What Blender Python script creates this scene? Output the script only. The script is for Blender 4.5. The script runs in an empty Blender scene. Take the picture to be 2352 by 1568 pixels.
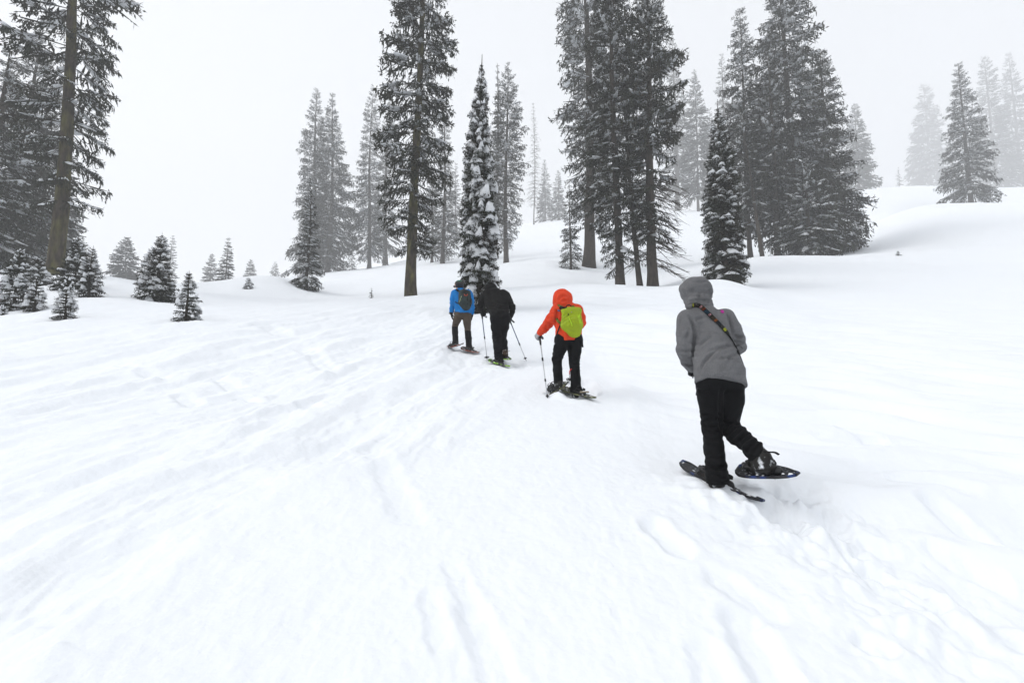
import bpy, math, random
import numpy as np
from mathutils import Vector, Matrix
from mathutils.bvhtree import BVHTree

# ------------------------------------------------------------------ camera, sky, sun, exposure
SC = bpy.context.scene
COL = SC.collection
FPX = 16.0 / 36.0 * 2352.0          # focal length in units of a 2352 px wide frame
PITCH = math.radians(5.0)
CAMZ = 1.66
cam_d = bpy.data.cameras.new('camera')
cam = bpy.data.objects.new('camera', cam_d)
COL.objects.link(cam)
cam.location = (0, 0, CAMZ)
cam.rotation_euler = (math.radians(90) + PITCH, 0, 0)
cam_d.lens = 16.0
cam_d.sensor_width = 36.0
cam_d.clip_start = 0.05
cam_d.clip_end = 3000
SC.camera = cam

SUN_EL, SUN_AZ = math.radians(44), math.radians(-92)   # azimuth from +Y towards +X
world = bpy.data.worlds.new('World')
SC.world = world
world.use_nodes = True
wn, wl = world.node_tree.nodes, world.node_tree.links
wn.clear()
w_out = wn.new('ShaderNodeOutputWorld')
w_bg = wn.new('ShaderNodeBackground')
w_sky = wn.new('ShaderNodeTexSky')
w_sky.sky_type = 'NISHITA'
w_sky.sun_disc = False
w_sky.sun_elevation = SUN_EL
w_sky.sun_rotation = SUN_AZ
w_sky.dust_density = 4.0
w_sat = wn.new('ShaderNodeHueSaturation')
w_sat.inputs['Saturation'].default_value = 0.18
w_mix = wn.new('ShaderNodeMixRGB')                     # closed cloud deck over the clear sky
w_mix.inputs['Fac'].default_value = 0.85
w_mix.inputs['Color2'].default_value = (5.9, 6.1, 6.4, 1)
wl.new(w_sky.outputs[0], w_sat.inputs['Color'])
wl.new(w_sat.outputs[0], w_mix.inputs['Color1'])
wl.new(w_mix.outputs[0], w_bg.inputs['Color'])
wl.new(w_bg.outputs[0], w_out.inputs['Surface'])
w_bg.inputs['Strength'].default_value = 0.12

sun_d = bpy.data.lights.new('sun', 'SUN')
sun = bpy.data.objects.new('sun', sun_d)
COL.objects.link(sun)
sun_d.energy = 1.5
sun_d.angle = math.radians(30)
sun_d.color = (1.0, 0.97, 0.93)
sdir = Vector((math.sin(SUN_AZ) * math.cos(SUN_EL), math.cos(SUN_AZ) * math.cos(SUN_EL), math.sin(SUN_EL)))
sun.rotation_euler = (-sdir).to_track_quat('-Z', 'Y').to_euler()

SC.view_settings.view_transform = 'Standard'
SC.view_settings.look = 'None'
SC.view_settings.gamma = 1.0
SC.view_settings.exposure = 0.43
HAZE_DENSITY = 0.0018
SC.render.engine = 'CYCLES'
SC.cycles.max_bounces = 6
SC.cycles.diffuse_bounces = 3
SC.cycles.glossy_bounces = 2
SC.cycles.transmission_bounces = 3
SC.cycles.volume_bounces = 2
SC.cycles.use_adaptive_sampling = True
SC.cycles.adaptive_threshold = 0.03
SC.cycles.use_denoising = True
SC.cycles.caustics_reflective = False
SC.cycles.caustics_refractive = False

rnd = random.Random(7)
RNG = np.random.default_rng(11)

# ------------------------------------------------------------------ projection helpers
SP, CP = math.sin(PITCH), math.cos(PITCH)

def far(d):
    return d if d < 42 else min(42 * (d / 42) ** 1.55, 520)

def P(px, py, d):
    """point seen at (px,py) of the 2352x1568 frame at depth d along the view axis"""
    u, v = (px - 1176) / FPX, (py - 784) / FPX
    return np.array((d * u, d * (CP + v * SP), CAMZ + d * (SP - v * CP)))

def PY(px, py, y):
    """point seen at (px,py) standing at world distance y"""
    v = (py - 784) / FPX
    return P(px, py, y / (CP + v * SP))

# ------------------------------------------------------------------ noise
def _h(ix, iy, iz, seed):
    n = (ix.astype(np.int64) * 374761393 + iy.astype(np.int64) * 668265263 + iz.astype(np.int64) * 2147483647 + seed * 974711) & 0xFFFFFFFF
    n = ((n ^ (n >> 13)) * 1274126177) & 0xFFFFFFFF
    n = (n ^ (n >> 16)) & 0xFFFFFFFF
    return n

def noise2(x, y, seed=0):
    x = np.asarray(x, float); y = np.asarray(y, float)
    ix, iy = np.floor(x), np.floor(y)
    fx, fy = x - ix, y - iy
    z0 = np.zeros_like(ix)
    def g(ox, oy):
        a = _h(ix + ox, iy + oy, z0, seed) * (2 * math.pi / 4294967296.0)
        return np.cos(a) * (fx - ox) + np.sin(a) * (fy - oy)
    ux = fx * fx * fx * (fx * (fx * 6 - 15) + 10); uy = fy * fy * fy * (fy * (fy * 6 - 15) + 10)
    return 1.4 * ((g(0, 0) * (1 - ux) + g(1, 0) * ux) * (1 - uy) + (g(0, 1) * (1 - ux) + g(1, 1) * ux) * uy)

def noise3(p, f=1.0, seed=0):
    q = np.asarray(p, float) * f
    i = np.floor(q); fr = q - i
    u = fr * fr * (3 - 2 * fr)
    out = 0
    for ox in (0, 1):
        for oy in (0, 1):
            for oz in (0, 1):
                w = (u[:, 0] if ox else 1 - u[:, 0]) * (u[:, 1] if oy else 1 - u[:, 1]) * (u[:, 2] if oz else 1 - u[:, 2])
                out = out + w * (_h(i[:, 0] + ox, i[:, 1] + oy, i[:, 2] + oz, seed) / 2147483648.0 - 1)
    return out

def sstep(a, b, x):
    t = np.clip((x - a) / (b - a), 0, 1)
    return t * t * (3 - 2 * t)

# ------------------------------------------------------------------ mesh + object helpers
def mesh_np(name, verts, faces, smooth=True, mats=(), mat_idx=None):
    """faces: list of (n,k) int arrays"""
    me = bpy.data.meshes.new(name)
    verts = np.asarray(verts, np.float32)
    if not isinstance(faces, (list, tuple)):
        faces = [faces]
    faces = [np.asarray(f, np.int32) for f in faces if len(f)]
    me.vertices.add(len(verts)); me.vertices.foreach_set('co', verts.ravel())
    nl = sum(f.size for f in faces); npoly = sum(len(f) for f in faces)
    me.loops.add(nl); me.polygons.add(npoly)
    me.loops.foreach_set('vertex_index', np.concatenate([f.ravel() for f in faces]))
    starts, s = [], 0
    for f in faces:
        starts.append(s + np.arange(len(f)) * f.shape[1]); s += f.size
    me.polygons.foreach_set('loop_start', np.concatenate(starts).astype(np.int32))
    if smooth:
        me.polygons.foreach_set('use_smooth', np.ones(npoly, bool))
    for m in mats:
        me.materials.append(m)
    if mat_idx is not None:
        me.polygons.foreach_set('material_index', np.asarray(mat_idx, np.int32))
    me.update(calc_edges=True)
    me.validate()
    return me

def link(name, me, parent=None, mat=None, smooth=None):
    o = bpy.data.objects.new(name, me)
    COL.objects.link(o)
    if mat is not None:
        me.materials.clear(); me.materials.append(mat)
    if parent is not None:
        o.parent = parent
        o.matrix_parent_inverse = Matrix.Translation(-parent.location)
    return o

def part(name, vf, mat, parent, smooth=True):
    return link(name, mesh_np(name, vf[0], vf[1], smooth), parent, mat)

def root(name, loc, label, cat, group=None):
    o = bpy.data.objects.new(name, None)
    COL.objects.link(o)
    o.location = tuple(float(c) for c in loc)
    o.empty_display_size = 0.2
    tag(o, label, cat, group)
    return o

def tag(o, label, cat, group=None):
    o['label'] = label; o['category'] = cat
    if group: o['group'] = group

class MB:
    """collects pieces into one mesh"""
    def __init__(s): s.v = []; s.f = {}; s.n = 0
    def add(s, v, fs):
        v = np.asarray(v, float).reshape(-1, 3)
        if not isinstance(fs, (list, tuple)): fs = [fs]
        for f in fs:
            f = np.asarray(f, np.int64)
            if len(f): s.f.setdefault(f.shape[1], []).append(f + s.n)
        s.v.append(v); s.n += len(v)
    def out(s): return np.concatenate(s.v), [np.concatenate(x) for x in s.f.values()]

def tube(pts, radii, sides=8, cap=True, ell=1.0, up=(0, 0, 1)):
    pts = np.asarray(pts, float); n = len(pts)
    radii = np.broadcast_to(np.asarray(radii, float), (n,))
    t = np.gradient(pts, axis=0); t /= np.linalg.norm(t, axis=1)[:, None] + 1e-12
    up = np.asarray(up, float)
    if abs(np.dot(t.mean(0) / (np.linalg.norm(t.mean(0)) + 1e-9), up)) > 0.92: up = np.array((0.0, 1.0, 0.0))
    a = np.cross(t, up); a /= np.linalg.norm(a, axis=1)[:, None] + 1e-12
    b = np.cross(a, t)
    ang = np.arange(sides) * 2 * math.pi / sides
    v = pts[:, None, :] + radii[:, None, None] * (np.cos(ang)[None, :, None] * a[:, None, :] + ell * np.sin(ang)[None, :, None] * b[:, None, :])
    i = np.arange(n - 1)[:, None] * sides; j = np.arange(sides)[None, :]; k = (j + 1) % sides
    q = np.stack((i + j, i + k, i + sides + k, i + sides + j), -1).reshape(-1, 4)
    v = v.reshape(-1, 3); fs = [q]
    if cap:
        c0, c1 = len(v), len(v) + 1
        v = np.vstack((v, pts[0], pts[-1]))
        jj = np.arange(sides); kk = (jj + 1) % sides
        fs.append(np.concatenate((np.stack((np.full(sides, c0), kk, jj), -1), np.stack((np.full(sides, c1), (n - 1) * sides + jj, (n - 1) * sides + kk), -1))))
    return v, fs

def ribbon(pts, nrm, width, thick):
    """flat strap through pts, lying against surface normals nrm"""
    pts = np.asarray(pts, float); nrm = np.asarray(nrm, float); n = len(pts)
    width = np.broadcast_to(np.asarray(width, float), (n,))
    t = np.gradient(pts, axis=0); t /= np.linalg.norm(t, axis=1)[:, None] + 1e-12
    s = np.cross(t, nrm); s /= np.linalg.norm(s, axis=1)[:, None] + 1e-12
    nn = np.cross(s, t)
    w = width[:, None] / 2
    v = np.stack((pts - s * w, pts + s * w, pts + s * w + nn * thick, pts - s * w + nn * thick), 1).reshape(-1, 3)
    i = np.arange(n - 1)[:, None] * 4; j = np.arange(4)[None, :]; k = (j + 1) % 4
    q = np.stack((i + j, i + k, i + 4 + k, i + 4 + j), -1).reshape(-1, 4)
    e = (n - 1) * 4
    q = np.vstack((q, [[3, 2, 1, 0], [e, e + 1, e + 2, e + 3]]))
    return v, [q]

def spline(pts, n):
    pts = np.asarray(pts, float); m = len(pts)
    e = np.vstack((2 * pts[0] - pts[1], pts, 2 * pts[-1] - pts[-2]))
    out = []
    for s in np.linspace(0, m - 1 - 1e-6, n):
        i = int(s); t = s - i
        p0, p1, p2, p3 = e[i], e[i + 1], e[i + 2], e[i + 3]
        out.append(0.5 * ((2 * p1) + (p2 - p0) * t + (2 * p0 - 5 * p1 + 4 * p2 - p3) * t * t + (3 * p1 - p0 - 3 * p2 + p3) * t ** 3))
    return np.array(out)

# ------------------------------------------------------------------ materials
def material(name, color, rough=0.8, spec=0.3, var=0.0, vscale=5.0, color2=None, mixlo=0.45, mixhi=0.6, mscale=10.0,
             bump=0.0, bscale=40.0, metallic=0.0, stretch=None, sheen=0.0):
    m = bpy.data.materials.new(name)
    m.use_nodes = True
    n, l = m.node_tree.nodes, m.node_tree.links
    b = n['Principled BSDF']
    b.inputs['Roughness'].default_value = rough
    b.inputs['Specular IOR Level'].default_value = spec
    b.inputs['Metallic'].default_value = metallic
    b.inputs['Sheen Weight'].default_value = sheen
    b.inputs['Base Color'].default_value = (*color, 1)
    tc = n.new('ShaderNodeTexCoord')
    vec = tc.outputs['Object']
    if stretch:
        mp = n.new('ShaderNodeMapping'); mp.inputs['Scale'].default_value = stretch
        l.new(vec, mp.inputs['Vector']); vec = mp.outputs[0]
    cur = None
    if color2 is not None:
        t = n.new('ShaderNodeTexNoise'); t.inputs['Scale'].default_value = mscale; t.inputs['Detail'].default_value = 5
        l.new(vec, t.inputs['Vector'])
        r = n.new('ShaderNodeMapRange'); r.inputs['From Min'].default_value = mixlo; r.inputs['From Max'].default_value = mixhi
        l.new(t.outputs[0], r.inputs['Value'])
        x = n.new('ShaderNodeMixRGB'); x.inputs['Color1'].default_value = (*color, 1); x.inputs['Color2'].default_value = (*color2, 1)
        l.new(r.outputs[0], x.inputs['Fac']); cur = x.outputs[0]
    if var > 0:
        t = n.new('ShaderNodeTexNoise'); t.inputs['Scale'].default_value = vscale; t.inputs['Detail'].default_value = 6
        l.new(vec, t.inputs['Vector'])
        r = n.new('ShaderNodeMapRange'); r.inputs['From Min'].default_value = 0.25; r.inputs['From Max'].default_value = 0.75
        r.inputs['To Min'].default_value = 1 - var; r.inputs['To Max'].default_value = 1 + var
        l.new(t.outputs[0], r.inputs['Value'])
        x = n.new('ShaderNodeMixRGB'); x.blend_type = 'MULTIPLY'; x.inputs['Fac'].default_value = 1
        if cur is not None: l.new(cur, x.inputs['Color1'])
        else: x.inputs['Color1'].default_value = (*color, 1)
        l.new(r.outputs[0], x.inputs['Color2']); cur = x.outputs[0]
    if cur is not None: l.new(cur, b.inputs['Base Color'])
    if bump > 0:
        t = n.new('ShaderNodeTexNoise'); t.inputs['Scale'].default_value = bscale; t.inputs['Detail'].default_value = 6
        l.new(vec, t.inputs['Vector'])
        bp = n.new('ShaderNodeBump'); bp.inputs['Strength'].default_value = 1; bp.inputs['Distance'].default_value = bump
        l.new(t.outputs[0], bp.inputs['Height']); l.new(bp.outputs[0], b.inputs['Normal'])
    return m

SNOWC = (0.86, 0.885, 0.915)
M = {}
M['ground'] = material('snow_ground', SNOWC, 0.75, 0.15, bump=0.006, bscale=22, var=0.015, vscale=3)
M['snow'] = material('snow_on_branches', (0.93, 0.94, 0.95), 0.8, 0.1, bump=0.02, bscale=9)
def translucent(m, f):
    n, l = m.node_tree.nodes, m.node_tree.links
    t = n.new('ShaderNodeBsdfTranslucent'); t.inputs['Color'].default_value = (0.9, 0.92, 0.95, 1)
    x = n.new('ShaderNodeMixShader'); x.inputs[0].default_value = f
    l.new(n['Principled BSDF'].outputs[0], x.inputs[1]); l.new(t.outputs[0], x.inputs[2])
    l.new(x.outputs[0], n['Material Output'].inputs['Surface'])
translucent(M['snow'], 0.5)
M['needles'] = material('fir_needles', (0.029, 0.033, 0.020), 0.8, 0.1, var=0.45, vscale=2.2, color2=(0.026, 0.022, 0.014), mscale=1.1)
M['needles_dead'] = material('brown_needles', (0.085, 0.045, 0.022), 0.8, 0.1, var=0.3)
M['bark'] = material('bark', (0.055, 0.044, 0.034), 0.95, 0.1, var=0.5, vscale=7, stretch=(1, 1, 0.25), bump=0.06, bscale=9)
M['bark_moss'] = material('bark_with_lichen', (0.05, 0.040, 0.03), 0.95, 0.1, var=0.65, vscale=6, stretch=(1, 1, 0.3), bump=0.1, bscale=9,
                          color2=(0.085, 0.078, 0.03), mscale=2.4, mixlo=0.42, mixhi=0.62)
M['wood'] = material('twig_wood', (0.05, 0.04, 0.028), 0.9, 0.1, var=0.4, vscale=3)

# ------------------------------------------------------------------ terrain
SLOPE = math.tan(math.atan((784 - 640) / FPX) + PITCH)
def plane_z(x, y):
    return np.where(y > 0, SLOPE * y, SLOPE * 25 * np.tanh(y / 25))

CTRL = [  # px, py, depth : what the snow surface passes through
    (0, 780, 11), (427, 728, 14), (150, 725, 14), (360, 685, 20), (203, 681, 19), (35, 710, 16), (85, 660, 22), (165, 664, 21),
    (126, 622, 27), (0, 640, 26), (240, 632, 31), (330, 650, 34), (500, 658, 36), (570, 664, 34), (640, 643, 40), (-250, 640, 30),
    (285, 668, 60), (500, 680, 62), (130, 650, 60), (0, 650, 60), (600, 668, 66), (300, 700, 130), (550, 700, 130), (0, 700, 130), (-250, 680, 60),
    (703, 664, 40), (745, 628, 83), (848, 616, 90), (700, 640, 120), (860, 625, 130), (943, 678, 30), (800, 690, 26), (943, 720, 17),
    (1015, 601, 75), (1103, 714, 17), (1163, 601, 66), (1225, 516, 150), (1280, 497, 150), (1100, 520, 150), (1050, 560, 110), (1200, 660, 32),
    (1310, 606, 50), (1352, 603, 52), (1440, 655, 28), (1425, 659, 34), (1496, 659, 34), (1460, 668, 38), (1668, 643, 23), (1668, 650, 27), (1290, 655, 30),
    (1700, 638, 31), (1560, 655, 26), (1570, 600, 60), (1608, 484, 115), (1500, 490, 130), (1730, 588, 45), (1850, 588, 45), (1950, 586, 45), (1750, 592, 49), (1830, 592, 50), (1915, 592, 51),
    (1730, 490, 120), (1900, 450, 120), (1990, 437, 125), (2063, 583, 42), (2000, 520, 75), (2140, 470, 66), (2232, 472, 66), (2232, 480, 80), (2352, 468, 66), (2300, 432, 125), (2100, 428, 125), (2050, 458, 92), (2352, 430, 125),
    (2352, 765, 13), (2352, 690, 20), (2352, 610, 32), (2352, 530, 48), (2000, 690, 20), (2000, 625, 32), (2650, 600, 30), (2650, 480, 66), (2650, 440, 120),
    (1800, 690, 20), (1500, 690, 19), (1300, 700, 18),
    # beyond the last crest the hill levels off
    (0, 720, 260), (400, 720, 260), (700, 655, 260), (1000, 560, 260), (1250, 520, 260), (1500, 500, 260), (1800, 490, 260), (2100, 455, 260), (2352, 455, 260), (2650, 460, 260),
]
cx, cy, cd = [], [], []
for (px, py, d) in CTRL:
    q = P(px, py, far(d))
    r = math.hypot(q[0], q[1])
    cx.append(math.atan2(q[0], q[1])); cy.append(math.log(r)); cd.append((q[2] - float(plane_z(q[0], q[1]))) / r)
for th in (-1.05, -0.7, -0.35, 0, 0.35, 0.7, 1.05):
    for r in (1.0, 1.8, 3.0, 5.0, 8.0):
        cx.append(th); cy.append(math.log(r)); cd.append(0.0)
CXY = np.stack((np.array(cx) * 2.2, np.array(cy)), 1)
CD = np.array(cd)
def _phi(r2): return np.sqrt(r2 + 0.03)
A = _phi(((CXY[:, None] - CXY[None]) ** 2).sum(-1))
nC = len(CD)
AA = np.zeros((nC + 1, nC + 1)); AA[:nC, :nC] = A - 0.0004 * np.eye(nC); AA[:nC, nC] = 1; AA[nC, :nC] = 1
WC = np.linalg.solve(AA, np.append(CD, 0))

def base_z(x, y):
    x = np.asarray(x, float); y = np.asarray(y, float)
    sh = x.shape; x = x.ravel(); y = y.ravel()
    r = np.maximum(np.hypot(x, y), 0.8)
    th = np.arctan2(x, y); thc = np.clip(th, -1.1, 1.1)
    q = np.stack((thc * 2.2, np.log(r)), 1)
    out = np.empty(len(x))
    for s in range(0, len(x), 40000):
        qq = q[s:s + 40000]
        out[s:s + 40000] = _phi(((qq[:, None, 0] - CXY[None, :, 0]) ** 2 + (qq[:, None, 1] - CXY[None, :, 1]) ** 2)) @ WC[:nC] + WC[nC]
    fade = 1 - sstep(1.15, 2.2, np.abs(th))
    return (plane_z(x, y) + out * r * fade).reshape(sh)

def base_hit(px, py, fn=None, dmin=0.8, dmax=300):
    fn = fn or base_z
    d = np.exp(np.linspace(math.log(dmin), math.log(dmax), 3000))
    u, v = (px - 1176) / FPX, (py - 784) / FPX
    x, y, z = d * u, d * (CP + v * SP), CAMZ + d * (SP - v * CP)
    g = fn(x, y) - z
    k = np.argmax(g > 0)
    return np.array((x[k], y[k], float(fn(x[k:k + 1], y[k:k + 1])[0])))

# snow relief: wind-packed layers, a drift edge, the trodden track, prints
def seg_dist(x, y, a, b):
    ax, ay = a[0], a[1]; bx, by = b[0] - ax, b[1] - ay
    t = np.clip(((x - ax) * bx + (y - ay) * by) / (bx * bx + by * by + 1e-9), 0, 1)
    dx, dy = x - ax - t * bx, y - ay - t * by
    return np.hypot(dx, dy), t, np.sign(bx * (y - ay) - by * (x - ax))

DRIFT = [base_hit(px, py) for px, py in ((60, 1620), (150, 1510), (230, 1410), (320, 1310), (400, 1235), (480, 1190), (560, 1150), (680, 1115), (800, 1085), (960, 1050))]
TRENCH = [  # px,py,px2,py2,width,depth : the snowshoe prints of the group
    (1040, 1300, 1085, 1400, 0.055, 0.016), (1085, 1400, 1160, 1580, 0.07, 0.028),
    (985, 1370, 1010, 1480, 0.05, 0.014), (1700, 1420, 1790, 1575, 0.085, 0.06), (1620, 1500, 1660, 1600, 0.07, 0.03), (1500, 1205, 1565, 1262, 0.075, 0.05),
    (1660, 1330, 1760, 1400, 0.09, 0.035), (870, 1060, 940, 1190, 0.1, 0.025), (900, 1000, 850, 1040, 0.1, 0.03),
    (1785, 1172, 1870, 1195, 0.15, 0.14), (1345, 878, 1352, 905, 0.13, 0.1), (1270, 908, 1320, 918, 0.1, 0.06), (1180, 828, 1195, 842, 0.13, 0.05), (1060, 792, 1085, 800, 0.14, 0.07),
    (700, 800, 760, 850, 0.16, 0.05), (600, 745, 660, 770, 0.25, 0.06), (500, 860, 540, 880, 0.12, 0.06), (330, 850, 380, 860, 0.12, 0.06), (280, 835, 300, 842, 0.1, 0.05), (420, 905, 440, 925, 0.12, 0.06),
    (560, 905, 585, 912, 0.1, 0.06), (700, 930, 720, 945, 0.1, 0.05), (1900, 1000, 2010, 1010, 0.12, 0.05), (2080, 1110, 2200, 1140, 0.1, 0.06), (1950, 985, 2000, 1000, 0.1, 0.05),
    (2150, 1170, 2260, 1235, 0.09, 0.06), (1990, 1470, 2030, 1490, 0.05, 0.035), (2220, 935, 2340, 945, 0.16, 0.05), (2090, 1330, 2110, 1345, 0.03, 0.03), (1880, 1190, 1990, 1290, 0.07, 0.045), (1990, 1290, 2160, 1380, 0.06, 0.04),
    (2230, 1370, 2352, 1480, 0.08, 0.05), (2150, 1260, 2280, 1310, 0.07, 0.035),
]
TRENCH3 = [(base_hit(a, b), base_hit(c, d), w, h) for a, b, c, d, w, h in TRENCH]
CHURN = [(base_hit(1790, 1170), 0.38, 0.075), (base_hit(1850, 1190), 0.4, 0.07), (base_hit(1930, 1260), 0.45, 0.028), (base_hit(2060, 1340), 0.5, 0.022), (base_hit(2150, 1440), 0.4, 0.022), (base_hit(2020, 1490), 0.35, 0.018), (base_hit(2280, 1400), 0.45, 0.022),
         (base_hit(1345, 895), 0.5, 0.04), (base_hit(1160, 838), 0.5, 0.035), (base_hit(1065, 803), 0.45, 0.03), (base_hit(420, 860), 1.2, 0.03), (base_hit(780, 840), 0.8, 0.02), (base_hit(1000, 1470), 0.35, 0.012)]
MOUND = [(base_hit(1612, 1128), 0.28, 0.05), (base_hit(1660, 1160), 0.2, 0.04), (base_hit(1330, 922), 0.25, 0.03), (base_hit(1289, 915), 0.13, 0.10), (base_hit(1140, 846), 0.2, 0.03)]

def relief(x, y):
    r = np.hypot(x, y)
    near = (1 - sstep(12, 32, r)) * sstep(-0.5, 1.2, y)
    wx = 0.35 * noise2(x * 0.5, y * 0.4, 3)
    right = sstep(0.5, 3.2, x)
    # coordinates along / across the wind
    ca = x * 0.966 - y * 0.26 + wx; la = x * 0.26 + y * 0.966
    cb = x * 0.50 + y * 0.866 + wx; lb = -x * 0.866 + y * 0.50
    def layers(c, l, s, k=5.5):
        n = noise2(l * 0.28, c * 1.2, s) + 0.5 * noise2(l * 0.65, c * 2.7, s + 1) + 0.26 * noise2(l * 1.7, c * 5.6, s + 2) + 0.09 * noise2(l * 5, c * 12, s + 5)
        t = n * k; f = np.floor(t)
        return 0.6 * (f + sstep(0.66, 1.0, t - f)) / k + 0.4 * n
    mid = np.exp(-((x - 0.5) / 1.25) ** 2) * sstep(0.3, 1.5, y)
    best = np.full(x.shape, 1e9); sg = np.zeros(x.shape); tt = np.zeros(x.shape)
    for i in range(len(DRIFT) - 1):
        d, t, s = seg_dist(x, y, DRIFT[i], DRIFT[i + 1])
        m = d < best
        best = np.where(m, d, best); sg = np.where(m, s, sg); tt = np.where(m, (i + t) / (len(DRIFT) - 1), tt)
    sd = best * -sg + 0.03 * noise2(x * 4, y * 4, 33) + 0.012 * noise2(x * 13, y * 13, 34)   # >0 on the right-hand side
    calm = 1 - 0.85 * sstep(-0.05, 0.25, sd) * (1 - sstep(4.0, 7.0, y)) * (1 - right)
    amp = 0.125 * (1 - 0.93 * mid) * near * calm
    h = amp * ((1 - right) * layers(ca, la, 20) + right * (1.15 * noise2(lb * 0.45, cb * 1.5, 40) + 0.7 * noise2(lb * 0.9, cb * 3.2, 41) + 0.25 * layers(cb, lb, 44)))
    # broad softness
    h = h + 0.10 * noise2(x * 0.33, y * 0.25, 9) * sstep(3, 8, r) + 0.22 * noise2(x * 0.11, y * 0.09, 10) * sstep(8, 25, r) + 0.5 * noise2(x * 0.03, y * 0.03, 12) * sstep(60, 120, r)
    h = h + (0.006 * noise2(x * 9, y * 7, 13) + 0.003 * noise2(x * 24, y * 20, 14)) * (1 - sstep(4, 9, r))
    # drift edge
    fade = 1 - sstep(0.8, 1.0, tt)
    h = h + 0.12 * fade * np.where(sd > 0, np.exp(-np.maximum(sd, 0) / 0.38), np.exp(np.minimum(sd, 0) / 0.9)) * np.where(best < 3, 1, 0)
    for a, b, w, dep in TRENCH3:
        d, t, s = seg_dist(x, y, a, b)
        dn = d + 0.25 * w * noise2(x * 2.2 / w * 0.35, y * 2.2 / w * 0.35, 51)
        h = h - 0.8 * dep * (1 - sstep(0.45 * w, 1.4 * w, dn)) + 0.15 * dep * np.exp(-((dn - 1.5 * w) / (0.45 * w)) ** 2)
    for c, w, a in CHURN:
        m = np.exp(-(((x - c[0]) ** 2 + (y - c[1]) ** 2) / (w * w)))
        rr = 0.8 * noise2(x * 4.2, y * 4.2, 60) + 0.45 * np.abs(noise2(x * 9, y * 9, 61)) + 0.14 * noise2(x * 22, y * 22, 62)
        h = h + a * m * (rr - 0.15) * 1.3
    for c, w, a in MOUND:
        m = np.exp(-(((x - c[0]) ** 2 + (y - c[1]) ** 2) / (w * w)))
        h = h + a * m * (1 + 0.5 * noise2(x * 9, y * 9, 66))
    return h

WELLS = []     # filled from the tree table: hollow round each trunk
def ground(x, y):
    x = np.asarray(x, float); y = np.asarray(y, float)
    h = base_z(x, y) + relief(x, y)
    for wx_, wy_, wr, wd in WELLS:
        dx, dy = x - wx_, y - wy_
        rr = (dx * dx + dy * dy) / (wr * wr)
        h = h - wd * np.exp(-rr)
    return h
def gz(x, y): return float(ground(np.array([x]), np.array([y]))[0])

# ------------------------------------------------------------------ trees
def frond(n_side, sub, width, seed, hang=0.10):
    """one bough of needles, unit length along +x"""
    r = np.random.default_rng(seed)
    V, T = [], []
    def kite(a, b, w, nrm):
        d = b - a; s = np.cross(d, nrm); s /= np.linalg.norm(s) + 1e-9
        m = a + d * r.uniform(0.35, 0.6)
        i = len(V)
        V.extend((a, m + s * w, b, m - s * w)); T.extend(((i, i + 1, i + 2), (i, i + 2, i + 3)))
    def twig(a, b, w):
        d = b - a
        n1 = np.array((r.normal(0, .35), r.normal(0, .35), 1.0)); n2 = np.cross(d, n1)
        kite(a, b, w, n1); kite(a, b, w * 0.9, n2)
    half = 0.36 * width
    twig(np.array((0.0, 0, 0)), np.array((0.62, 0, -0.01)), 0.014); twig(np.array((0.45, 0, 0.0)), np.array((1.0, 0, 0.02)), 0.026)
    for side in (-1, 1):
        for k in range(n_side):
            x0 = 0.16 + 0.80 * (k + r.uniform(0, 1)) / n_side
            ln = half * (1.1 * math.sin(math.pi * min(1, (x0 + 0.10) ** 0.9)) ** 0.7 + 0.24) * r.uniform(0.55, 1.2)
            an = math.radians(r.uniform(42, 72))
            a = np.array((x0, 0, 0.0)); b = a + np.array((math.cos(an) * ln, side * math.sin(an) * ln, -hang * r.uniform(-0.2, 1.7) * (0.4 + ln / half)))
            if b[0] > 1.03: b[0] = 1.03 - r.uniform(0, 0.05)
            if sub == 0: twig(a, b, 0.034 + 0.12 * ln / max(4, n_side))
            else: kite(a, b, 0.024, np.array((r.normal(0, .4), r.normal(0, .4), 1.0)))
            for j in range(sub):
                f = r.uniform(0.25, 1.0); c = a + (b - a) * f
                s2 = r.choice((-1, 1)); an2 = an + s2 * math.radians(r.uniform(25, 65))
                l2 = r.uniform(0.05, 0.11)
                e = c + np.array((math.cos(an2) * l2, side * math.sin(an2) * l2, r.normal(-0.3, 0.6) * hang))
                kite(c, e, r.uniform(0.013, 0.022), np.array((r.normal(0, .7), r.normal(0, .7), 1.0)))
            if r.random() < 0.5:      # hanging shoot
                c = a + (b - a) * r.uniform(0.2, 0.9)
                kite(c, c + np.array((r.uniform(-.03, .05), side * r.uniform(0, .04), -hang * r.uniform(0.8, 1.8))), 0.02, np.array((r.normal(), r.normal(), 0.1)))
    return np.array(V), np.array(T)

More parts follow.
